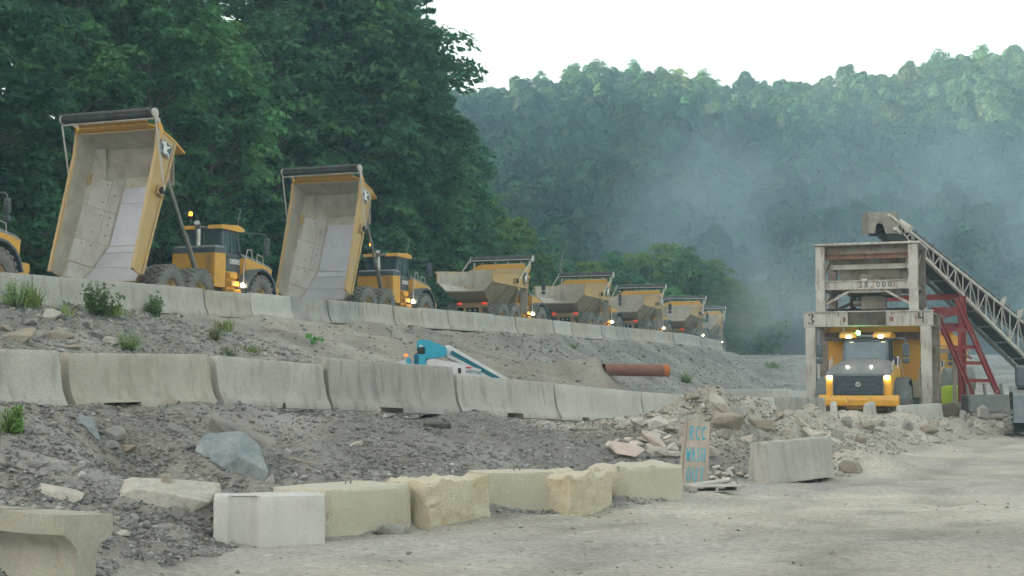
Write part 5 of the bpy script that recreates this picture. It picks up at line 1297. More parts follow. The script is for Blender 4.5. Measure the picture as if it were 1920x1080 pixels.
# head drum housing
hq = at(1652, 426, 58.9) - cbase; k_ = 58.9 / F
a = MB(); W_ = lambda px, py: ((px - 1652) * k_ + hq.x, (426 - py) * k_ + hq.z)
a.prism([W_(1623, 440), W_(1623, 401), W_(1675, 400), W_(1676, 440), W_(1655, 440), W_(1650, 424), W_(1643, 419), W_(1637, 424), W_(1634, 440)], hq.y - .5, hq.y - .46)
a.prism([W_(1623, 403), W_(1623, 400), W_(1676, 399), W_(1676, 402)], hq.y - .459, hq.y + .5)
a.prism([W_(1621.6, 440), W_(1621.6, 400), W_(1622.9, 400), W_(1622.9, 440)], hq.y - .5, hq.y + .5)
a.prism([W_(1676.2, 440), W_(1676.2, 400), W_(1678, 400), W_(1678, 440)], hq.y - .5, hq.y + .5)
a.build('discharge_hood', 'steel', cv)
a = MB(); a.tube((hq.x - .45, hq.y + .1, hq.z - .1), (hq.x + .75, hq.y + .1, hq.z - .1), .26, n=16); a.build('head_drum', 'belt', cv, True)
a = MB(); a.prism([W_(1660, 452), W_(1657, 436), W_(1682, 432), W_(1700, 452)], hq.y - .3, hq.y + .4); a.build('chute', 'belt', cv)
a = MB(); p = Uf(.02); a.tube(p + Vector((-.1, -.1, .1)), p + Vector((.25, -.45, -.25)), .16, n=12); a.build('drive_motor', 'truss_white', cv, True)
# ------------------------------------------------------------------ red trestle under the conveyor
RY = 61.0
rb = at(1858, 770, RY); rb.z = .2
rt = empty('red_trestle', rb, 0, 'red steel trestle like a leaning ladder beside the tower', 'trestle')
def rp(px, py, Y=RY): return at(px, py, Y) - rb
la0, la1, lb0, lb1 = rp(1753, 580), rp(1834, 766), rp(1793, 558), rp(1883, 766)
la1 = la1 + (la1 - la0) * .12; lb1 = lb1 + (lb1 - lb0) * .12
for n_, (p, q) in (('leg', (la0, la1)), ('leg', (lb0, lb1))):
    a = MB(); a.ibeam(p, q, .22, .20, .035, (1, 0, 0)); a.build(n_, 'red_paint', rt)
for y_ in (588, 619, 651, 681, 714):
    ta = (y_ - 580) / (766 - 580) / 1.12; tb_ = (y_ - 558) / (766 - 558) / 1.12
    a = MB(); a.ibeam(la0.lerp(la1, ta), lb0.lerp(lb1, tb_), .14, .15, .025); a.build('rung', 'red_paint', rt)
for (x0_, y0_, x1_, y1_, Y_) in ((1786, 655, 1822, 672, RY + .2), (1757, 600, 1800, 585, RY + .15)):
    a = MB(); a.beam(rp(x0_, y0_, Y_), rp(x1_, y1_, Y_), .08, .08); a.build('diagonal', 'red_paint', rt)
a = MB(); a.ibeam(rp(1804, 555, 64), rp(1804, 772, 64), .3, .28, .04, (1, 0, 0)); a.build('mast', 'red_paint', rt)
for (x0_, y0_, x1_, y1_, Y_) in ((1660, 560, 1810, 556, 64.4), (1630, 616, 1810, 612, 64.5), (1745, 582, 1810, 580, 63.7)):
    a = MB(); a.ibeam(rp(x0_, y0_, Y_), rp(x1_, y1_, Y_), .2, .25, .035); a.build('cross_beam', 'red_paint', rt)
a = MB(); a.tube(rp(1832, 768), rp(1884, 722), .035); a.build('stay_bar', 'pole', rt)
# machinery between: grey platform frames, lime tank, loader
mp = at(1730, 690, 66); mp.z = .2
pl = empty('plant_platform', mp, 0, 'grey steel platform and tanks behind the tower', 'platform')
g2 = lambda px, py, Y=66: at(px, py, Y) - mp
a = MB(); a.beam(g2(1700, 661), g2(1800, 657), .5, .22); a.beam(g2(1690, 673), g2(1760, 671), .4, .12); a.build('deck', 'paint_dark', pl)
for x_ in (1706, 1790): a = MB(); a.beam(g2(x_, 662, 66.4), g2(x_, 775, 66.4), .14, .14, (1, 0, 0)); a.build('post', 'paint_dark', pl)
a = MB(); a.tube(g2(1772, 715, 68), g2(1822, 712, 68), .62, n=20); a.build('tank', 'truss_grey', pl, True)
a = MB(); q = g2(1730, 742, 70); a.box(q.x - 1.3, q.x + .6, q.y, q.y + 1.5, q.z - .6, q.z + .85, .05); a.build('control_cabin', 'truss_grey', pl)
lt = at(1789, 752, 67); a = MB(); a.lathe([(0, 0), (.53, 0), (.56, .05), (.56, 1.25), (.5, 1.32), (.2, 1.36), (0, 1.36)], 24, 'z'); o = a.build('lime_tank', 'lime', None, True, loc=(lt.x, lt.y, hzf(lt.x, lt.y) - .03)); setp(o, 'lime yellow round tank behind the red trestle', 'tank')
ld = at(1912, 795, 52); ld.z = hzf(ld.x, ld.y)
lo_ = empty('wheel_loader', (18.75, 51.8, ld.z), R(-110), 'dusty blue loader cut off by the right edge under the conveyor', 'loader')
a = MB(); a.prism([(-.5, .55), (2.2, .55), (2.2, 1.5), (1.2, 1.75), (.3, 1.6), (-.4, 1.2)], -.7, .7); a.build('chassis', 'loader_blue', lo_)
a = MB(); a.box(.3, 1.7, -.62, .62, 1.76, 2.55, .08); a.build('cab', 'slate', lo_)
a = MB(); a.box(.45, 1.55, -.635, -.622, 1.95, 2.45); a.build('side_window', 'glass', lo_)
for s in (-1, 1):
    a = MB(); a.beam((-.9, s * .78, .6), (1.6, s * .78, 1.7), .12, .2); a.build('lift_arm', 'truss_grey', lo_)
a = MB(); a.prism([(-1.5, .15), (-.7, .1), (-.6, .75), (-.75, .85), (-.9, .3)], -.95, .95); a.build('bucket', 'truss_grey', lo_)
a = MB(); a.lathe([(.18, -.15), (.40, -.15), (.46, -.1), (.46, .1), (.40, .15), (.18, .15)], 22, 'y')
for i in range(16):
    for s in (-1, 1): a.box(.45, .50, s * .16, s * .01, -.05, .05, .01, Matrix.Rotation(-2 * math.pi * (i + .25 * s) / 16, 4, 'Y'))
lwm = a.mesh('wheel', 'tyre'); 
for x_ in (-.15, 1.6):
    for s in (-1, 1): link('wheel', lwm, lo_, loc=(x_, s * .88, .50))
ag = at(1850, 745, 60); ag.z = hzf(ag.x, ag.y)
ar = empty('aggregate_feeder', ag, 0, 'grey dusty feeder machinery behind the red trestle feet', 'machinery')
a = MB(); a.box(-.9, 1.6, -.5, .6, .5, 1.25, .06); a.build('feeder_box', 'truss_grey', ar)
for x_ in (-.7, 0, .7, 1.4): a = MB(); a.beam((x_, -.4, -.05), (x_ - .25, -.4, 1.7), .1, .1, (0, 1, 0)); a.build('strut', 'truss_grey', ar)
a = MB(); a.tube((-.8, -.55, .3), (1.6, -.55, .42), .16, n=12); a.build('roller', 'steel', ar, True)
# ------------------------------------------------------------------ trees
def leaves(C, N, size, g, aspect=.6):
    """rhombic leaf sprays at C with normals N"""
    n = len(C)
    N = N / np.maximum(np.linalg.norm(N, axis=1)[:, None], 1e-6)
    r = g.normal(0, 1, (n, 3)); a = np.cross(N, r); a /= np.maximum(np.linalg.norm(a, axis=1)[:, None], 1e-6); b = np.cross(N, a)
    s = size * g.uniform(.6, 1.35, (n, 1))
    a = a * s; b = b * s * aspect
    fold = N * s * .18
    V = np.stack([C + a, C + b - fold, C - a, C - b - fold], 1).reshape(-1, 3)
    f = np.arange(4 * n).reshape(n, 4)
    return V, f
def limb(m, p, q, r0, r1, bend, g, seg=3, n=5, jit=.04):
    p = np.array(p, float); q = np.array(q, float); prev = p
    for i in range(1, seg + 1):
        t = i / seg; c = p + (q - p) * t + np.array([0, 0, bend * math.sin(math.pi * t)]) + g.normal(0, jit * np.linalg.norm(q - p), 3) * (t < 1)
        m.tube(tuple(prev), tuple(c), r0 + (r1 - r0) * (i - 1) / seg, r0 + (r1 - r0) * t, n, False); prev = c
def deciduous(h, cr, low, seed, nclump=110, nleaf=62, leaf=.34, material='leaf_dark', lean=0.0):
    g = np.random.default_rng(seed); tr = MB()
    top = h * .93
    base = np.array([0, 0, -.6]); limb(tr, base, (lean * h * .1, 0, top * .8), h * .016 + .08, .05, 0, g, 6, 7, .004)
    C = []; R_ = []
    while len(C) < nclump:
        u = g.normal(0, 1, 3); u /= np.linalg.norm(u); rad = g.uniform(.35, 1) ** .45
        z = low * h + (h - low * h) * (.5 + .5 * u[2] * rad)
        k = (z / h - low) / (1 - low)
        env = cr * (math.sin(math.pi * min(1, max(0.04, k)) ** .8) ** .6) * (1 + .22 * math.sin(3 * math.atan2(u[1], u[0]) + seed) )
        p = np.array([u[0], u[1], 0]); p = p / max(1e-6, np.linalg.norm(p)) * env * rad * abs(math.sqrt(1 - u[2] ** 2 * .55))
        c = np.array([p[0] + lean * z * .1, p[1], z + g.normal(0, .3)])
        C.append(c); R_.append(g.uniform(.7, 1.35) * cr * .24)
    C = np.array(C); R_ = np.array(R_)
    for i in g.choice(nclump, min(22, nclump), replace=False):
        c = C[i]; z0 = min(.70 * h, max(low * h * .6, c[2] - g.uniform(.5, 1) * np.hypot(c[0], c[1]))) 
        limb(tr, (lean * z0 * .1, 0, z0), c, .035 + .012 * cr, .015, .3, g)
    P = []; N = []; T_ = []
    for c, r in zip(C, R_):
        u = g.normal(0, 1, (nleaf, 3)); u /= np.linalg.norm(u, axis=1)[:, None]; u[:, 2] = np.where(u[:, 2] < -.2, -u[:, 2] * .5, u[:, 2])
        rad = g.uniform(.55, 1.08, (nleaf, 1))
        off = u * rad * r * np.array([1, 1, .62])
        off[:, 2] -= .18 * (off[:, 0] ** 2 + off[:, 1] ** 2) / max(r, .2)
        P.append(c + off); N.append(u * .7 + np.array([0, 0, .75]) + g.normal(0, .45, (nleaf, 3)))
        tc = g.uniform(.05, .85); T_.append(np.stack([np.clip(tc + g.normal(0, .16, nleaf), 0, 1), np.clip(g.normal(.16, .09, nleaf), 0, 1)], -1))
    V, f = leaves(np.concatenate(P), np.concatenate(N), leaf, g); t = np.repeat(np.concatenate(T_), 4, 0)
    return tr, V, f, t
def conifer(h, cr, seed, leaf=.42, dens=1.0, gaps=.12, low=.08):
    g = np.random.default_rng(seed); tr = MB()
    limb(tr, (0, 0, -.6), (0, 0, h), h * .014 + .06, .02, 0, g, 6, 7, .002)
    P = []; N = []; T_ = []; D = []
    z = h * low
    while z < h * .985:
        k = z / h; L = cr * (1 - k) ** .75 * g.uniform(.75, 1.1) + .25
        nb = 5 if k < .8 else 4; a0 = g.uniform(0, 6.3)
        for b in range(nb):
            if g.random() < gaps: continue
            an = a0 + 6.283 * b / nb + g.normal(0, .25); Lb = L * g.uniform(.65, 1.12); droop = g.uniform(-.28, .02) - .1 * (1 - k)
            d = np.array([math.cos(an), math.sin(an), 0]); side = np.array([-d[1], d[0], 0])
            tip = d * Lb + np.array([0, 0, z + droop * Lb + .12 * Lb])
            limb(tr, (0, 0, z), tip, .03 + .012 * Lb, .012, .05 * Lb, g, 2, 4)
            nl = int((26 + 26 * Lb) * dens); s = g.uniform(.12, 1.03, nl); w = (1.06 - s) * .42 * Lb + .14
            o = g.uniform(-1, 1, nl) * w
            q = d[None] * (s * Lb)[:, None] + side[None] * o[:, None]; q[:, 2] += z + droop * Lb * s ** 1.4 + .12 * Lb * s + g.normal(0, .10, nl) - .12 * np.abs(o)
            P.append(q); N.append(np.tile([0, 0, 1.0], (nl, 1)) + d[None] * .25 + g.normal(0, .38, (nl, 3)))
            tc = g.uniform(.1, .8); T_.append(np.stack([np.clip(tc + .25 * (s - .5) + g.normal(0, .1, nl), 0, 1), np.clip(g.normal(.12, .07, nl), 0, 1)], -1))
        z += h * .028 + g.uniform(0, .25)
    V, f = leaves(np.concatenate(P), np.concatenate(N), leaf, g, .42); t = np.repeat(np.concatenate(T_), 4, 0)
    return tr, V, f, t
VAR = {}
def variant(key, data, material):
    tr, V, f, t = data
    VAR[key] = (tr.mesh('trunk', 'bark', True), np_mesh('crown', V, f, material, t))
for k, (h, cr, low, m_) in enumerate([(20, 5.0, .22, 'leaf_dark'), (23, 5.4, .30, 'leaf_dark'), (17, 4.6, .12, 'leaf_mid'), (21, 4.6, .25, 'leaf_mid'), (15, 4.4, .06, 'leaf_olive'), (19, 5.0, .18, 'leaf_dark')]):
    variant('d%d' % k, deciduous(h, cr, low, 50 + k, 135, 105, .225, m_), m_)
for k, (h, cr, gp_) in enumerate([(24, 4.2, .10), (27, 4.6, .22), (20, 4.0, .12)]): variant('c%d' % k, conifer(h, cr, 70 + k, .25, 2.0, gp_), 'needle')
for k, (h, cr, m_) in enumerate([(6.5, 2.9, 'leaf_dark'), (5.0, 2.6, 'leaf_mid'), (7.5, 3.0, 'leaf_dark')]): variant('s%d' % k, deciduous(h, cr, .02, 90 + k, 60, 90, .19, m_), m_)
KIND = {'d0': 'dark broadleaf tree', 'd1': 'tall dark broadleaf tree', 'd2': 'mid green broadleaf tree', 'd3': 'slender mid green broadleaf tree', 'd4': 'olive green broadleaf tree', 'd5': 'full dark green broadleaf tree',
        'c0': 'dark hemlock tree', 'c1': 'tall ragged pine tree', 'c2': 'dense dark conifer', 's0': 'dark leafy shrub', 's1': 'mid green leafy shrub', 's2': 'tall dark shrub'}
def where(px):
    for lim, w in ((60, 'left of nearest tipped bed'), (330, 'behind nearest tipped bed'), (500, 'behind nearest truck cab'), (700, 'behind second tipped bed'), (830, 'behind second truck cab'), (1010, 'above first lowered truck'), (1180, 'behind second lowered truck'), (3000, 'behind queue end')):
        if px < lim: return w
NUM = {}
def tree(key, x, y, s, rz, zs=1.0, z=None, depth_word='on the wooded slope', group='trees on the left hillside', name=None):
    px = 960 + F * x / y
    lab = '%s %s %s' % (KIND[key], depth_word, where(px))
    H_ = {'d0': 20, 'd1': 23, 'd2': 17, 'd3': 21, 'd4': 15, 'd5': 19, 'c0': 24, 'c1': 27, 'c2': 20}.get(key)
    if H_ and group.startswith('trees on'):
        zz = float(big_h(x, y)[0]) - .3; ylim = float(np.interp(px + (95 if key[0] == 'd' else 40), [800, 845, 880, 905, 960, 1000, 1060], [-900, -150, 40, 200, 390, 470, 560])); zmax = at(px, ylim, y).z
        if zz + s * zs * H_ > zmax: zs *= .95; s = (zmax - zz) / (zs * H_)
        if s < .42: return None
    nm = name or {'d': 'broadleaf_tree', 'c': 'conifer_tree', 's': 'shrub'}[key[0]]
    zz = z if z is not None else float(big_h(x, y)[0]) - .3
    o = empty(nm, (x, y, zz), rz, lab, 'shrub' if key[0] == 's' else 'tree', group + ' ' + lab if False else group)
    o.scale = (s, s, s * zs)
    link('trunk', VAR[key][0], o); link('crown', VAR[key][1], o)
    return o
gt = random.Random(77)
rows = [(0, 6.5), (7, 6.5), (14, 7), (22, 7.5), (31, 8), (41, 9), (52, 10)]
keys_front = ['d5', 'd2', 'd0', 'd4', 'd3', 'd5', 'd2']; keys_back = ['d0', 'd1', 'd5', 'd3', 'c0', 'd1', 'd2', 'd5', 'd4']
words = ['at slope foot', 'low on slope', 'midway up slope', 'above midslope', 'high on slope', 'near slope top', 'at slope top']
for r, (dist, step) in enumerate(rows):
    y = 47 + gt.uniform(0, 3)
    while y < 116:
        x = float(xtruck(min(y, 108))) - 12.5 - dist + gt.uniform(-1.8, 1.8)
        px = 960 + F * x / y
        if -260 < px < 1000:
            key = (keys_front if r < 2 else keys_back)[gt.randrange(7 if r < 2 else 9)]
            s = gt.uniform(.85, 1.12) * (.85 if r == 0 else 1.0)
            if y > 108 and r < 1: s *= .75
            tree(key, x, y, s, gt.uniform(0, 6.28), gt.uniform(.9, 1.15), depth_word=words[r])
        y += step * gt.uniform(.75, 1.25)
# understorey along the forest edge
y = 49
while y < 120:
    x = float(xtruck(min(y, 112))) - 10.3 + gt.uniform(-.8, .8)
    px = 960 + F * x / y
    if -150 < px < 1010: tree(gt.choice(['s0', 's1', 's2']), x, y, gt.uniform(.7, 1.05), gt.uniform(0, 6.28), depth_word='at forest edge', group='shrubs at the forest edge')
    y += gt.uniform(2.6, 4.2)
# ragged pines that end the left slope against the sky
for k, (px, Y, s) in enumerate(((600, 90, 1.1),)):
    x = (px - 960) / F * Y; tree('c1', x, Y, s, k * 1.3, 1.1, depth_word='at slope end', group='ragged pines at the end of the slope')
# tall broadleaf trees that close the slope towards the open sky
for k, (px, ytop, Y, key) in enumerate([(660, -60, 93, 'd1'), (692, -55, 95, 'd5'), (716, -50, 97, 'd0'), (770, -20, 101, 'c0'), (800, -15, 105, 'c1'), (650, -80, 92, 'd3'), (830, 95, 109, 'c0'), (765, 150, 98.5, 'd2'), (800, 260, 103, 'd2'), (710, 220, 95, 'd2')]):
    top = at(px, ytop, Y); zb = float(big_h(top.x, Y)[0]) - .3; hh = {'d0': 20, 'd1': 23, 'd2': 17, 'd3': 21, 'd5': 19, 'c0': 24, 'c1': 27}[key]; s_ = (top.z - zb) / hh
    tree(key, top.x, Y, min(s_, 1.15), k * 1.7, s_ / min(s_, 1.15), z=zb, depth_word='at slope end', group='tall trees at the end of the slope')
# light green trees below the far hill
MT = 'light trees in the valley beyond the haul road'
for k, (px, ytop, Y, key) in enumerate([(1105, 485, 152, 'd4'), (1150, 470, 160, 'd2'), (1195, 468, 165, 'd4'), (1250, 450, 168, 'd4'), (1290, 462, 160, 'd2'), (1330, 480, 164, 'd4'), (1370, 520, 158, 'd4'), (1060, 490, 158, 'd2'), (1020, 470, 150, 'd3'),
                                       (1395, 555, 160, 's1'), (1350, 590, 156, 's1'), (1300, 560, 150, 's1'), (1235, 540, 146, 's1'), (1420, 600, 168, 's2'), (980, 440, 146, 'd5'), (955, 400, 138, 'd4'), (850, 240, 122, 'c2'), (872, 310, 126, 'd3'), (905, 375, 132, 'd4'), (860, 370, 120, 'd2'), (930, 410, 134, 'd2'), (840, 215, 116, 'd0')]):
    top = at(px, ytop, Y); zb = max(float(hz(min(top.x, 59), min(Y, 189))), float(left_hill(np.array([top.x]), np.array([float(Y)]))[0])) - .3; hh = {'d0': 20, 'd2': 17, 'd3': 21, 'd4': 15, 'd5': 19, 's1': 5, 's2': 7.5, 'c2': 20}[key]
    tree(key, top.x, Y, max(.6, (top.z - zb) / hh), k * 2.1, 1.0, z=zb, depth_word='beyond the road', group=MT)
# where a label would fit several, say which one
_by = {}
for o in list(COL.objects):
    if o.get('category') in ('tree', 'shrub') and o.parent is None: _by.setdefault(o['label'], []).append(o)
for lab, os_ in _by.items():
    if len(os_) > 1:
        os_.sort(key=lambda o: o.location.x / o.location.y)
        for k, o in enumerate(os_): o['label'] = lab + ', ' + ('leftmost' if k == 0 else 'rightmost' if k == len(os_) - 1 else ORD[k] + ' from left')
# dead snag
sp = at(1057, 505, 140); a = MB(); g_ = np.random.default_rng(5); zt = at(1057, 470, 140).z; zb = hzf(sp.x, 140)
limb(a, (0, 0, -.3), (0, 0, zt - zb), .22, .07, 0, g_, 6, 7)
for k in range(9):
    z = (zt - zb) * (.5 + .05 * k); an = k * 2.4; limb(a, (0, 0, z), (math.cos(an) * .9, math.sin(an) * .9, z + .1), .04, .012, 0, g_, 2, 4)
dt = empty('dead_tree', (sp.x, 140, zb), 0, 'bare dead tree standing above the second lowered truck', 'tree'); a.build('trunk', 'bark_dead', dt, True)

# the far wooded hill: one mass of crowns
def far_forest():
    g = np.random.default_rng(3); protos = []
    for k in range(10):
        P = []; N = []; T_ = []
        if k < 8:
            rx = g.uniform(2.3, 3.2); rz = g.uniform(2.8, 4.2); lump = g.normal(0, 1, (16, 3)); lump /= np.linalg.norm(lump, axis=1)[:, None]; amp = g.uniform(.12, .52, 16)
            nl = 1500; w = g.normal(0, 1, (nl, 3)); w /= np.linalg.norm(w, axis=1)[:, None]; w[:, 2] = np.where(w[:, 2] < -.45, -w[:, 2], w[:, 2])
            d = np.clip(w @ lump.T, 0, 1) ** 9; bump = (d * amp).max(1)
            rad = (.68 + bump) * g.uniform(.86, 1.04, nl)
            P.append(w * rad[:, None] * np.array([rx, rx, rz]) + np.array([0, 0, 8.0])); N.append(w + np.array([0, 0, .35]) + g.normal(0, .4, (nl, 3))); T_.append(np.clip(bump * 2.4 - .1 + g.normal(0, .2, nl), 0, 1))
            V, f = leaves(np.concatenate(P), np.concatenate(N), .33, g, .7)
        else:
            for z in np.linspace(3, 16, 18):
                L = 3.0 * (1 - z / 16.6) + .12; nl = 70; an = g.uniform(0, 6.3, nl); s = g.uniform(.3, 1.05, nl) * L
                P.append(np.stack([np.cos(an) * s, np.sin(an) * s, z - .12 * s + g.normal(0, .15, nl)], -1)); N.append(np.tile([0, 0, 1.], (nl, 1)) + g.normal(0, .4, (nl, 3))); T_.append(np.clip(g.normal(.25, .15, nl), 0, 1))
            V, f = leaves(np.concatenate(P), np.concatenate(N), .42, g, .4)
        protos.append((V, f, np.repeat(np.concatenate(T_), 4)))
    protos_col = bpy.data.collections.new('far_crowns')
    for k, (V, f, t) in enumerate(protos):
        m = np_mesh('far_crown', V, f, 'leaf_far', np.stack([t * .75 + .1, np.full(len(t), .12)], -1)); protos_col.objects.link(bpy.data.objects.new('far_crown_%02d' % k, m))
    pts = []; idx = []; rot = []; scl = []
    Y = 186.0
    while Y < 452:
        step = 4.5 + Y * .0025
        X = max(-50, -.10 * Y - 12) ; Xend = .41 * Y + 12
        while X < Xend:
            x = X + g.uniform(-2, 2); y = Y + g.uniform(-2.2, 2.2); s = g.uniform(.75, 1.3)
            pts.append((x, y, float(big_h(x, y)[0]) - .8)); idx.append(g.integers(0, 8)); rot.append((0, 0, g.uniform(0, 6.28))); scl.append((s, s, s * g.uniform(.85, 1.15)))
            X += step * g.uniform(.75, 1.3)
        Y += step * .85
    me = bpy.data.meshes.new('forest'); me.from_pydata(pts, [], [])
    for nm, ty, dat, fld in (('pick', 'INT', idx, 'value'), ('turn', 'FLOAT_VECTOR', np.array(rot).ravel(), 'vector'), ('size', 'FLOAT_VECTOR', np.array(scl).ravel(), 'vector')):
        at_ = me.attributes.new(nm, ty, 'POINT'); at_.data.foreach_set(fld, dat)
    o = link('forest', me); setp(o, 'mixed green woodland covering the far hill', kind='stuff')
    ng = bpy.data.node_groups.new('forest', 'GeometryNodeTree'); ng.interface.new_socket('Geometry', in_out='INPUT', socket_type='NodeSocketGeometry'); ng.interface.new_socket('Geometry', in_out='OUTPUT', socket_type='NodeSocketGeometry')
    N = ng.nodes; L = ng.links; gi = N.new('NodeGroupInput'); go = N.new('NodeGroupOutput'); ip = N.new('GeometryNodeInstanceOnPoints'); ci = N.new('GeometryNodeCollectionInfo')
    ci.inputs['Collection'].default_value = protos_col; ci.inputs['Separate Children'].default_value = True; ci.inputs['Reset Children'].default_value = True
    L.new(gi.outputs[0], ip.inputs['Points']); L.new(ci.outputs[0], ip.inputs['Instance']); ip.inputs['Pick Instance'].default_value = True
    for nm, ty, sock in (('pick', 'INT', 'Instance Index'), ('turn', 'FLOAT_VECTOR', 'Rotation'), ('size', 'FLOAT_VECTOR', 'Scale')):
        na = N.new('GeometryNodeInputNamedAttribute'); na.data_type = ty; na.inputs['Name'].default_value = nm; L.new(na.outputs['Attribute'], ip.inputs[sock])
    L.new(ip.outputs[0], go.inputs[0])
    md = o.modifiers.new('trees', 'NODES'); md.node_group = ng
    print('far trees', len(pts))
far_forest()
# pines breaking the far ridge line
for k, (px, ytop, key) in enumerate([(1122, 112, 'd5'), (1075, 118, 'd2'), (1186, 114, 'd5'), (1240, 124, 'd2'), (1268, 126, 'd4'), (1322, 130, 'd5'), (1012, 134, 'd2'), (1762, 94, 'd5'), (1842, 82, 'd2')]):
    Y = 425; top = at(px, ytop, Y); zb = float(big_h(top.x, Y)[0]) - .4; hh = {'d2': 17, 'd4': 15, 'd5': 19}[key]
    s = (top.z - zb) / hh
    if s < .7: continue
    o = empty('conifer_tree' if key[0] == 'c' else 'broadleaf_tree', (top.x, Y, zb), k, '%s of the trees standing above the far ridge line, counted from the left' % ORD[[6, 7, 8].index(k) if False else sorted([1122, 1075, 1186, 1240, 1268, 1322, 1012, 1762, 1842]).index(px)], 'tree', 'trees standing above the far ridge')
    o.scale = (max(s, .62), max(s, .62), s); link('trunk', VAR[key][0], o); link('crown', VAR[key][1], o)

# ------------------------------------------------------------------ weeds
def weed(px, py, hpx, wpx, material, seed, label, style='bush', cat='weed', name='weed', group=None, Yfix=None):
    p = hit(px, py) if Yfix is None else at(px, py, Yfix); k = p.y / F; h = hpx * k; w = wpx * k / 2
    g = np.random.default_rng(seed); st = MB(); P = []; N = []
    zb = hzf(p.x, p.y) - .03
    n = {'bush': 26, 'grass': 60, 'broad': 9, 'fern': 34}[style]
    V = []; f = []
    for i in range(n):
        an = g.uniform(0, 6.28); rr = w * g.uniform(0, .35 if style != 'grass' else 1.0); b0 = np.array([math.cos(an) * rr, math.sin(an) * rr, 0])
        an2 = an + g.normal(0, .5); sp_ = w * g.uniform(.2, 1.0); hh = h * g.uniform(.55, 1.05) * (1 - .45 * (sp_ / max(w, 1e-3)) ** 2)
        tip = b0 + np.array([math.cos(an2) * (sp_ - rr * .5), math.sin(an2) * (sp_ - rr * .5), hh])
        if style == 'grass':
            tip = b0 + np.array([g.normal(0, .3 * h), g.normal(0, .3 * h), hh]); sd = np.array([-math.sin(an), math.cos(an), 0]) * max(.012, .035 * h) * (p.y / 50 + .4); m0 = len(V)
            md = (b0 + tip) / 2 + np.array([0, 0, .1 * h]); V += [b0 - sd, b0 + sd, md + sd * .8, md - sd * .8, tip + sd * .1, tip - sd * .1]; f += [(m0, m0 + 1, m0 + 2, m0 + 3), (m0 + 3, m0 + 2, m0 + 4, m0 + 5)]
            continue
        limb(st, b0, tip, max(.006, .012 * h), .004, .05 * h, g, 2, 4)
        nl = {'bush': 26, 'broad': 3, 'fern': 34}[style]; t = g.uniform(.25, 1.05, nl)[:, None]
        P.append(b0 + (tip - b0) * t + g.normal(0, .07 * h, (nl, 3))); N.append(np.tile([0, 0, .9], (nl, 1)) + g.normal(0, .6, (nl, 3)))
    if style == 'grass': V = np.array(V); f = np.array(f); tl = np.repeat(g.uniform(0, 1, (n, 2)) * [1, .35], 6, 0)
    else:
        C = np.concatenate(P); C[:, 2] = np.maximum(C[:, 2], .02); V, f = leaves(C, np.concatenate(N), {'bush': .075, 'broad': .20, 'fern': .05}[style] * h, g, {'bush': .5, 'broad': .75, 'fern': .3}[style]); tl = np.repeat(g.uniform(0, 1, (len(C), 2)) * [1, .35], 4, 0)
    o = empty(name, (p.x, p.y, zb), 0, label, cat, group)
    link('foliage', np_mesh('foliage', V, f, material, tl), o)
    if style != 'grass': st.build('stem', 'bark', o)
    return o
weed(180, 592, 60, 96, 'weed', 1, 'rounded green weed bush against the upper barrier below the tipped bed')
weed(287, 596, 46, 50, 'weed', 2, 'small green bush against the upper barrier below the truck wheels')
weed(30, 578, 58, 80, 'weed', 3, 'tall loose weeds at the left end of the upper barriers', 'fern')
weed(55, 576, 50, 60, 'weed_grass', 4, 'yellowish tall grass left of the rounded weed bush', 'grass', 'grass')
weed(120, 592, 26, 80, 'weed_grass', 5, 'low yellow grass tuft left under the rounded weed bush', 'grass', 'grass')
weed(215, 594, 34, 60, 'weed_grass', 6, 'dry grass right of the rounded weed bush', 'grass', 'grass')
weed(240, 660, 40, 56, 'weed', 7, 'feathery round weed above the second lower barrier', 'fern')
weed(402, 640, 34, 36, 'weed_grass', 8, 'yellow green weed on the bank above the third lower barrier', 'fern')
weed(430, 668, 20, 40, 'weed', 9, 'low green weed right behind the third lower barrier', 'fern')
weed(470, 662, 20, 50, 'weed_grass', 10, 'thin grass patch on the bank near the broadleaf plant', 'grass', 'grass')
weed(420, 622, 30, 40, 'weed_grass', 11, 'sparse dry grass below the upper barrier', 'grass', 'grass')
weed(590, 645, 26, 32, 'weed_bright', 12, 'bright green broadleaf plant on the sandy bank', 'broad')
weed(18, 812, 50, 44, 'weed', 13, 'green weed clump below the leftmost lower barrier', 'fern')
weed(30, 815, 60, 20, 'weed', 14, 'single upright weed stalk below the leftmost lower barrier', 'bush')
weed(1288, 720, 24, 26, 'weed', 15, 'green weed on the gravel right of the rusty pipe', 'fern')
weed(1075, 655, 12, 30, 'weed', 16, 'small weed on the crest of the gravel bank', 'fern')
weed(1450, 690, 16, 40, 'weed', 17, 'pale weeds at the far end of the gravel bank', 'grass', 'grass')

# ------------------------------------------------------------------ hazy air
hm = bpy.data.materials.new('haze'); hm.use_nodes = True
for n in list(hm.node_tree.nodes):
    if n.type == 'BSDF_PRINCIPLED': hm.node_tree.nodes.remove(n)
pv = hm.node_tree.nodes.new('ShaderNodeVolumePrincipled'); pv.inputs['Density'].default_value = HAZE_DENSITY; pv.inputs['Color'].default_value = (*HAZE_COLOR, 1); pv.inputs['Anisotropy'].default_value = 0.0
hm.node_tree.links.new(pv.outputs[0], hm.node_tree.nodes['Material Output'].inputs['Volume'])
a = MB(); a.box(-462, 705, -415, 815, -6, 190); MATS['haze'] = hm
hz_o = a.build('haze', 'haze'); setp(hz_o, kind='stuff')

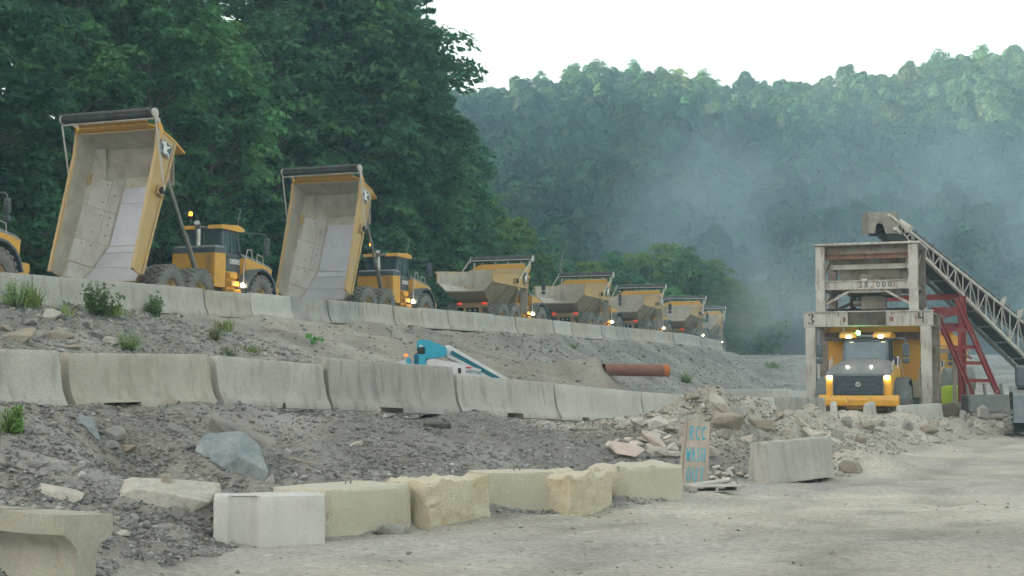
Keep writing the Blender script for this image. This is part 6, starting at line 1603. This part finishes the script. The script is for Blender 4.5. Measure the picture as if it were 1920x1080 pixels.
# dust drifting across the valley behind the tower
def dust_cloud(label, loc, size, dens, seed, nscale=2.2, color=(0.58, 0.80, 0.95)):
    m = bpy.data.materials.new('dust'); m.use_nodes = True; nt = m.node_tree; N = nt.nodes; L = nt.links
    N.remove(N['Principled BSDF'])
    tc = N.new('ShaderNodeTexCoord'); ln = N.new('ShaderNodeVectorMath'); ln.operation = 'LENGTH'; L.new(tc.outputs['Object'], ln.inputs[0])
    fo = N.new('ShaderNodeMapRange'); fo.interpolation_type = 'SMOOTHSTEP'; L.new(ln.outputs['Value'], fo.inputs['Value']); fo.inputs['From Min'].default_value = 1.0; fo.inputs['From Max'].default_value = 0.15
    no = N.new('ShaderNodeTexNoise'); no.inputs['Scale'].default_value = nscale; no.inputs['Detail'].default_value = 3
    mp = N.new('ShaderNodeMapping'); mp.inputs['Location'].default_value = (seed * 3.1, seed, 0); L.new(tc.outputs['Object'], mp.inputs['Vector']); L.new(mp.outputs[0], no.inputs['Vector'])
    nr = N.new('ShaderNodeMapRange'); L.new(no.outputs['Fac'], nr.inputs['Value']); nr.inputs['From Min'].default_value = .38; nr.inputs['From Max'].default_value = .68
    mu = N.new('ShaderNodeMath'); mu.operation = 'MULTIPLY'; L.new(fo.outputs[0], mu.inputs[0]); L.new(nr.outputs[0], mu.inputs[1])
    m2 = N.new('ShaderNodeMath'); m2.operation = 'MULTIPLY'; L.new(mu.outputs[0], m2.inputs[0]); m2.inputs[1].default_value = dens
    pv = N.new('ShaderNodeVolumePrincipled'); L.new(m2.outputs[0], pv.inputs['Density']); pv.inputs['Color'].default_value = (*color, 1)
    L.new(pv.outputs[0], N['Material Output'].inputs['Volume'])
    MATS['dust'] = m
    bm = bmesh.new(); bmesh.ops.create_icosphere(bm, subdivisions=3, radius=1.0); me = bpy.data.meshes.new('dust_cloud'); bm.to_mesh(me); bm.free(); me.materials.append(m)
    o = link('dust_cloud', me, loc=loc); o.scale = size; setp(o, label, kind='stuff')
    return o
dust_cloud('pale blue dust drifting in front of the far hill', (29, 195, 19), (27, 60, 26), .017, 1)
dust_cloud('thin dust spreading before the far hill to the right edge', (64, 225, 24), (50, 60, 33), .011, 2)
dust_cloud('pale dust hanging right of the batch tower', (46, 125, 13), (18, 28, 20), .034, 4)
dust_cloud('low pale dust at the end of the haul road left of the tower', (25, 122, 6), (11, 24, 10), .045, 6, 1.6, (0.75, 0.86, 0.93))
